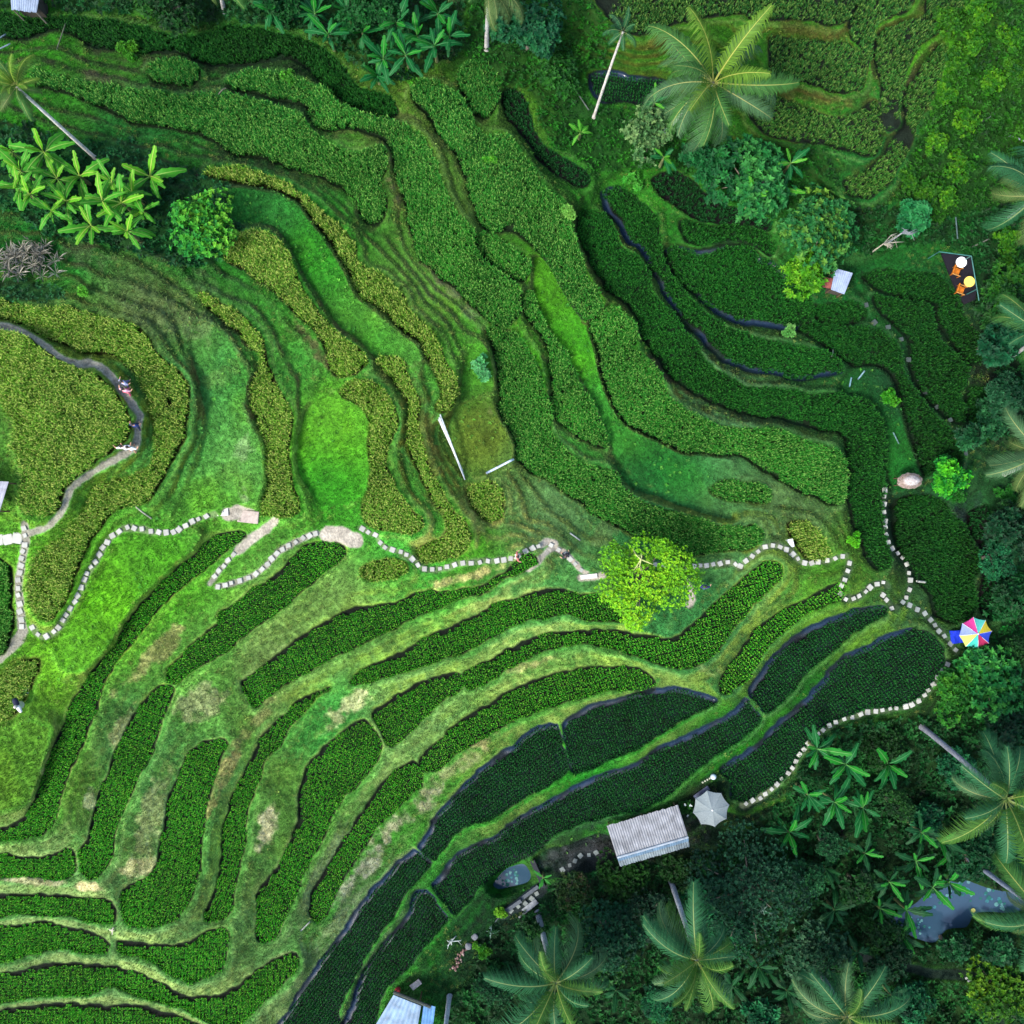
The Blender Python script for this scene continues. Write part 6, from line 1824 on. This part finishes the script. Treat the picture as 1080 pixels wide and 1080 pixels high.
branchy(476, 993, .85, (180, 190, 186), "bare white branching twig beside the dark garden lawn", 5)
branchy(518, 984, .7, (140, 170, 160), "grey bare branch in the garden near the pond", 6)
branchy(118, 981, .45, (215, 205, 185), "small whitish twig on the bund at the lower left", 7, .2)
branchy(26, 730, .6, (170, 200, 170), "thin pale twig beside the scarecrow", 9, .3)
branchy(1034, 1022, .6, (120, 160, 120), "pale branching twig on the dark lawn at the bottom right", 10, .2)
branchy(932, 257, 2.0, (165, 160, 142), "dead pale branches hanging above the small shed, lower bunch", 11, 3.2, 7, flat=.15, sector=(-.8, 1.1))
branchy(951, 246, 1.4, (150, 156, 158), "dead whitish palm-like leaves above the small shed, upper right bunch", 12, 4.2, 7, flat=.15, sector=(-.3, .9))
branchy(805, 960, .9, (120, 150, 130), "bare twigs sticking out of the wide fine-leaved dark tree", 13, 5.6, 5)
branchy(676, 590, 1.1, (196, 206, 130), "bare pale twigs on top of the lime green tree", 14, 5.0, 5, flat=.2)

# dry grey clump at the left edge
g = P(22, 272, .6)
r = np.random.default_rng(12)
pos = np.stack([g.x + r.normal(0, 1.5, 46), g.y + r.normal(0, .7, 46), np.zeros(46)], 1)
pos[:, 2] = [GZ(a_, b_, g.z) + .35 + .3 * q_ for a_, b_, q_ in zip(pos[:, 0], pos[:, 1], r.random(46))]
nrm = np.tile([0, 0, 1.0], (46, 1)) + r.normal(0, .25, (46, 3)); nrm /= np.linalg.norm(nrm, axis=1, keepdims=True)
cc = np.array([alb((190, 188, 172))]) * (0.6 + .7 * r.random((46, 1)))
V, F, C = rosettes(pos, nrm, np.full(46, .85), 11, cc, r, .07)
V = V - np.array([g.x, g.y, g.z])
root = empty("dry_plant", g); tag(root, "dry grey spiky plant clump at the left edge above the ripe rice ring", "dead plant")
put("dead_leaves", mesh_np("dead_leaves", V, F, M_LEAF, C), root)

# ------------------------------------------------------------------ small things round the hut
g = P(740, 836, .4)
root = empty("bench", g - Vector((0, 0, .4)), R(36)); tag(root, "dark wooden bench behind the grey parasol", "bench")
mb = MB(); mb.box((0, 0, .42), (1.5, .42, .06), 0, tuple(alb((78, 84, 104)))); mb.build("seat", M_WOOD, root)
for x in (-.6, .6):
    mb = MB(); mb.box((x, 0, .2), (.08, .36, .4), 0, tuple(alb((60, 62, 74)))); mb.build("leg", M_WOOD, root)
g = P(752.5, 819.5, .3)
mb = MB(); mb.tube([(0, 0, -.3), (0, 0, -.22), (0, 0, -.05), (0, 0, .12), (0, 0, .22)], [.10, .22, .26, .2, .06], 14, tuple(alb((205, 225, 232))))
tag(mb.build("water_jar", M_CLOTH, None, smooth=True, loc=g), "round white jar on the dark yard above the grey parasol", "jar")
for i in range(4):
    g = P(741 + i * 2.5, 825 - i * 1.4, .12)
    mb = MB(); mb.tube([(0, 0, -.12), (0, 0, .05), (0, 0, .1)], [.07, .09, .05], 8, tuple(alb((190, 196, 170))))
    tag(mb.build("flower_pot", M_STONE, None, loc=g), "tiny pale pot in the short row beside the round white jar", "pot", "row of pale pots")
for i, (u, v) in enumerate(((722.5, 848.5), (728.5, 849.5), (728.5, 854), (725, 860))):
    g = P(u, v, 1.0)
    root = empty("white_flower", (g.x, g.y, g.z)); tag(root, "white blossom on the little bush between hut and grey parasol", "flower", "white blossoms by the hut")
    rr_ = np.random.default_rng(i)
    V, F, C = rosettes(np.zeros((1, 3)), np.array([[0, 0, 1.0]]), np.array([.16]), 6, np.array([[.55, .6, .56]]), rr_, .6)
    put("petals", mesh_np("petals", V, F, M_LEAF, C), root)
g = P(438.5, 1038.5, .5)
root = empty("garden_table", g - Vector((0, 0, .5)), R(38)); tag(root, "small pale table on the dark lawn behind the blue-grey roof", "table")
mb = MB(); mb.box((0, 0, .5), (.95, .5, .06), 0, tuple(alb((190, 180, 172)))); mb.build("table_top", M_WOOD, root)
for x, y in ((-.4, -.18), (.4, -.18), (-.4, .18), (.4, .18)):
    mb = MB(); mb.box((x, y, .24), (.06, .06, .48), 0, tuple(alb((120, 110, 100)))); mb.build("leg", M_WOOD, root)
g = P(419.5, 1044, .3)
mb = MB(); mb.tube([(0, 0, -.3), (0, 0, .1), (0, 0, .28)], [.2, .26, .2], 10, tuple(alb((150, 40, 48))))
tag(mb.build("bucket", M_CLOTH, None, loc=g), "dark red bucket at the corner of the blue-grey roof", "bucket")
r = random.Random(9)
for i in range(26):
    t = r.random()
    u, v = 478 + 12 * t + r.uniform(-4, 4), 1022 - 20 * t + r.uniform(-3, 3)
    g = P(u, v, .08)
    mb = MB(); s_ = r.uniform(.07, .14)
    mb.tube([(0, 0, -s_), (0, 0, -s_ * .4), (0, 0, s_ * .4), (0, 0, s_)], [s_ * .5, s_, s_ * .9, s_ * .3], 7, tuple(alb(r.choice(((150, 116, 110), (120, 90, 86), (170, 150, 140))))))
    tag(mb.build("coconut_husk", M_WOOD, None, smooth=True, loc=g), "brownish husk in the heap at the edge of the garden lawn", "husk", "heap of brown husks")
for (u, v, s_, lab) in ((494, 998, .32, "pale boulder above the heap of brown husks"), (500.5, 988, .28, "grey boulder at the top of the garden path")):
    g = P(u, v, .1)
    bm = bmesh.new(); bmesh.ops.create_icosphere(bm, subdivisions=3, radius=s_)
    for q_ in bm.verts:
        q_.co *= 1 + .16 * math.sin(q_.co.x * 11 + u) * math.sin(q_.co.y * 9 + v); q_.co.z *= .7
    me = bpy.data.meshes.new("boulder"); bm.to_mesh(me); bm.free()
    ca_ = me.color_attributes.new("Col", 'FLOAT_COLOR', 'POINT')
    ca_.data.foreach_set("color", np.tile(np.r_[alb((120, 124, 130)), 1.0], len(me.vertices)).astype(np.float32))
    me.materials.append(M_STONE)
    tag(put("boulder", me, None, g), lab, "boulder")
for (u, v, lab) in ((1021, 1030.5, "two pale planks on the dark path at the bottom right"),):
    slab(u, v, 7, 2.5, 28, (190, 196, 190), "upper of the two pale planks on the dark path at the bottom right", "plank", "plank", .08)
    slab(u + 2, v + 3, 6, 2, 28, (180, 186, 180), "lower of the two pale planks on the dark path at the bottom right", "plank", "plank", .08)
for u, v in ((1039.5, 1054), (1043, 1063), (1041, 1066), (1046, 1072)):
    slab(u, v, 4, 4, 20, (170, 180, 190), "small pale stone on the dark path at the bottom right corner", "path_stone", "stone", .1, "pale stones bottom right")
g = P(1024.5, 958.5, .1)
mb = MB(); mb.disc((0, 0, -.07), .2, .06, 12, tuple(alb((200, 196, 110))))
mb.build("lily_leaf", M_CLOTH, None, loc=(g.x, g.y, -3.05)); tag(bpy.data.objects["lily_leaf"], "single yellowed lotus leaf on the pond", "lotus leaf")

# ------------------------------------------------------------------ people
def skin_chain(name, pts, edges, radii, mat, parent, sub=1, root_i=0):
    me = bpy.data.meshes.new(name)
    me.from_pydata([tuple(p) for p in pts], edges, [])
    me.materials.append(mat)
    o = put(name, me, parent)
    md = o.modifiers.new("skin", 'SKIN')
    md.use_smooth_shade = True
    lay = me.skin_vertices[0] if len(me.skin_vertices) else None
    if lay:
        for i, rr_ in enumerate(radii):
            lay.data[i].radius = (rr_, rr_ * .85)
            lay.data[i].use_root = (i == root_i)
    ms = o.modifiers.new("smooth", 'SUBSURF')
    ms.levels = ms.render_levels = sub
    return o


def plain(name, c, rough=.8):
    m_, _, b_, _, _ = new_mat(name)
    b_.inputs["Base Color"].default_value = (*np.minimum(alb(c) * 1.25, .85), 1)
    b_.inputs["Roughness"].default_value = rough
    return m_


M_SKIN = plain("skin", (196, 146, 118), .6)
M_HAIR = plain("dark_hair", (30, 24, 22), .6)
CL = {}


def person(u, v, face, label, top, bottom, pose='walk', seed=0, hat=None, dress=False, arms=0.35):
    """face: compass angle in the picture the figure looks to (0 = right, counter-clockwise)."""
    r_ = random.Random(seed)
    g_ = P(u, v, 1.0)
    z0_ = GZ(g_.x, g_.y, g_.z - 1.0)
    root = empty("person", (g_.x, g_.y, z0_), R(face)); tag(root, label, "person", "visitors on the terraces")
    st = .28 if pose == 'walk' else .06
    spread = arms
    J = [(0, 0, .95), (.01, 0, 1.15), (.02, 0, 1.36), (.03, 0, 1.48), (.05, 0, 1.56), (.07, 0, 1.66), (.06, 0, 1.75),       # pelvis .. crown
         (.0, .18, 1.40), (.04, .24 + spread * .25, 1.14), (.22, .24 + spread * .35, .98 + spread * .3), (.28, .24 + spread * .38, .95 + spread * .3),
         (.0, -.18, 1.40), (.04, -.24 - spread * .25, 1.14), (.20, -.24 - spread * .35, .98 + spread * .3), (.26, -.24 - spread * .38, .95 + spread * .3),
         (0, .10, .88), (st * .6, .11, .50), (st * .9, .11, .08), (st * .9 + .16, .12, .03),
         (0, -.10, .88), (-st * .3, -.11, .50), (-st, -.11, .10), (-st + .15, -.12, .03)]
    E_ = [(0, 1), (1, 2), (2, 3), (3, 4), (4, 5), (5, 6), (2, 7), (7, 8), (8, 9), (9, 10), (2, 11), (11, 12), (12, 13), (13, 14), (0, 15), (15, 16), (16, 17), (17, 18), (0, 19), (19, 20), (20, 21), (21, 22)]
    rad = [.14, .13, .14, .065, .075, .105, .07, .065, .048, .036, .034, .065, .048, .036, .034, .09, .06, .042, .04, .09, .06, .042, .04]
    skin_chain("body", J, E_, rad, M_SKIN, root)
    for c in (top, bottom):
        if c not in CL: CL[c] = plain("cloth_%d_%d_%d" % c, c)
    idx_ = [0, 1, 2, 7, 8, 11, 12]
    mp = {k: i for i, k in enumerate(idx_)}
    skin_chain("dress" if dress else "shirt", [J[k] for k in idx_] + ([(0, 0, .55)] if dress else []), [(mp[a_], mp[b_]) for a_, b_ in E_ if a_ in mp and b_ in mp] + ([(0, 7)] if dress else []),
               [.17, .165, .17, .095, .075, .095, .075] + ([.27] if dress else []), CL[top], root)
    if not dress:
        idx_ = [0, 15, 16, 17, 19, 20, 21]
        mp = {k: i for i, k in enumerate(idx_)}
        skin_chain("trousers", [J[k] for k in idx_], [(mp[a_], mp[b_]) for a_, b_ in E_ if a_ in mp and b_ in mp], [.165, .115, .085, .07, .115, .085, .07], CL[bottom], root)
    bm = bmesh.new(); bmesh.ops.create_uvsphere(bm, u_segments=16, v_segments=10, radius=.125)
    for q_ in bm.verts:
        if q_.co.z < -.02 and q_.co.x > -.03: q_.co.z = -.02
    me = bpy.data.meshes.new("hair"); bm.to_mesh(me); bm.free(); me.materials.append(M_HAIR)
    put("hair", me, root, (.055, 0, 1.70))
    if hat:
        mb_ = MB(); mb_.tube([(0, 0, 0), (0, 0, .03), (0, 0, .11), (0, 0, .14)], [.26, .20, .13, .08], 16, tuple(np.minimum(alb(hat) * 1.2, .8)))
        mb_.build("hat", M_CLOTH, root, smooth=True, loc=(.06, 0, 1.76))
    return root


person(131, 404, 60, "hiker in pale lavender clothes on the knoll footpath, uppermost of the walkers", (196, 200, 232), (96, 90, 140), seed=1, arms=.5)
person(132.5, 412, 75, "hiker in pink clothes on the knoll footpath, just below the lavender one", (240, 176, 190), (200, 90, 110), seed=2, arms=.7)
person(142.5, 449, 80, "hiker in dark blue on the knoll footpath, above the white one", (30, 54, 120), (22, 34, 70), seed=3, arms=.4)
person(131, 472, 100, "hiker in a wide white dress on the knoll footpath, left of a pair in white", (246, 246, 248), (240, 240, 244), seed=4, dress=True, arms=1.1)
person(137.5, 473, 80, "hiker in a wide white dress on the knoll footpath, right of a pair in white", (248, 248, 250), (240, 240, 244), seed=5, dress=True, arms=1.1)
person(545.5, 587, 10, "walker in a reddish top on the ridge path stones, left of the junction", (190, 110, 100), (200, 180, 176), seed=6, arms=.6)
person(597, 586, 130, "walker in black on the path between the junction and the lime green tree", (34, 32, 48), (36, 34, 50), seed=7, arms=.5)
person(743, 619, 90, "walker in navy with bare arms on the grass right of the lime green tree", (40, 44, 110), (70, 76, 130), seed=8, arms=.7)
# scarecrow
g = P(20, 744, .9)
root = empty("scarecrow", (g.x, g.y, GZ(g.x, g.y, g.z - .9)), R(30)); tag(root, "white and dark scarecrow leaning on the bank at the left edge", "scarecrow")
mb = MB(); mb.tube([(0, 0, -.2), (0, 0, 1.5)], .035, 6, tuple(alb((150, 140, 110)))); mb.build("stake", M_WOOD, root)
mb = MB(); mb.tube([(0, -.6, 1.1), (0, .6, 1.15)], .03, 6, tuple(alb((150, 140, 110)))); mb.build("crossbar", M_WOOD, root)
mb = MB(); mb.tube([(0, -.55, 1.1), (0, -.2, 1.12), (0, .15, 1.12)], [.10, .17, .16], 10, tuple(alb((235, 235, 238)))); mb.tube([(0, 0, 1.2), (0, 0, .6)], [.17, .28], 10, tuple(alb((235, 235, 238)))); mb.build("white_cloth", M_CLOTH, root, smooth=True)
mb = MB(); mb.tube([(0, .05, 1.14), (.05, .4, 1.15), (.05, .62, 1.13)], [.19, .22, .14], 10, tuple(alb((40, 44, 66)))); mb.build("dark_cloth", M_CLOTH, root, smooth=True)
mb = MB(); mb.tube([(0, 0, 1.32), (0, 0, 1.4), (0, 0, 1.55), (0, 0, 1.62)], [.06, .13, .12, .05], 10, tuple(alb((210, 205, 190)))); mb.build("head", M_CLOTH, root, smooth=True)
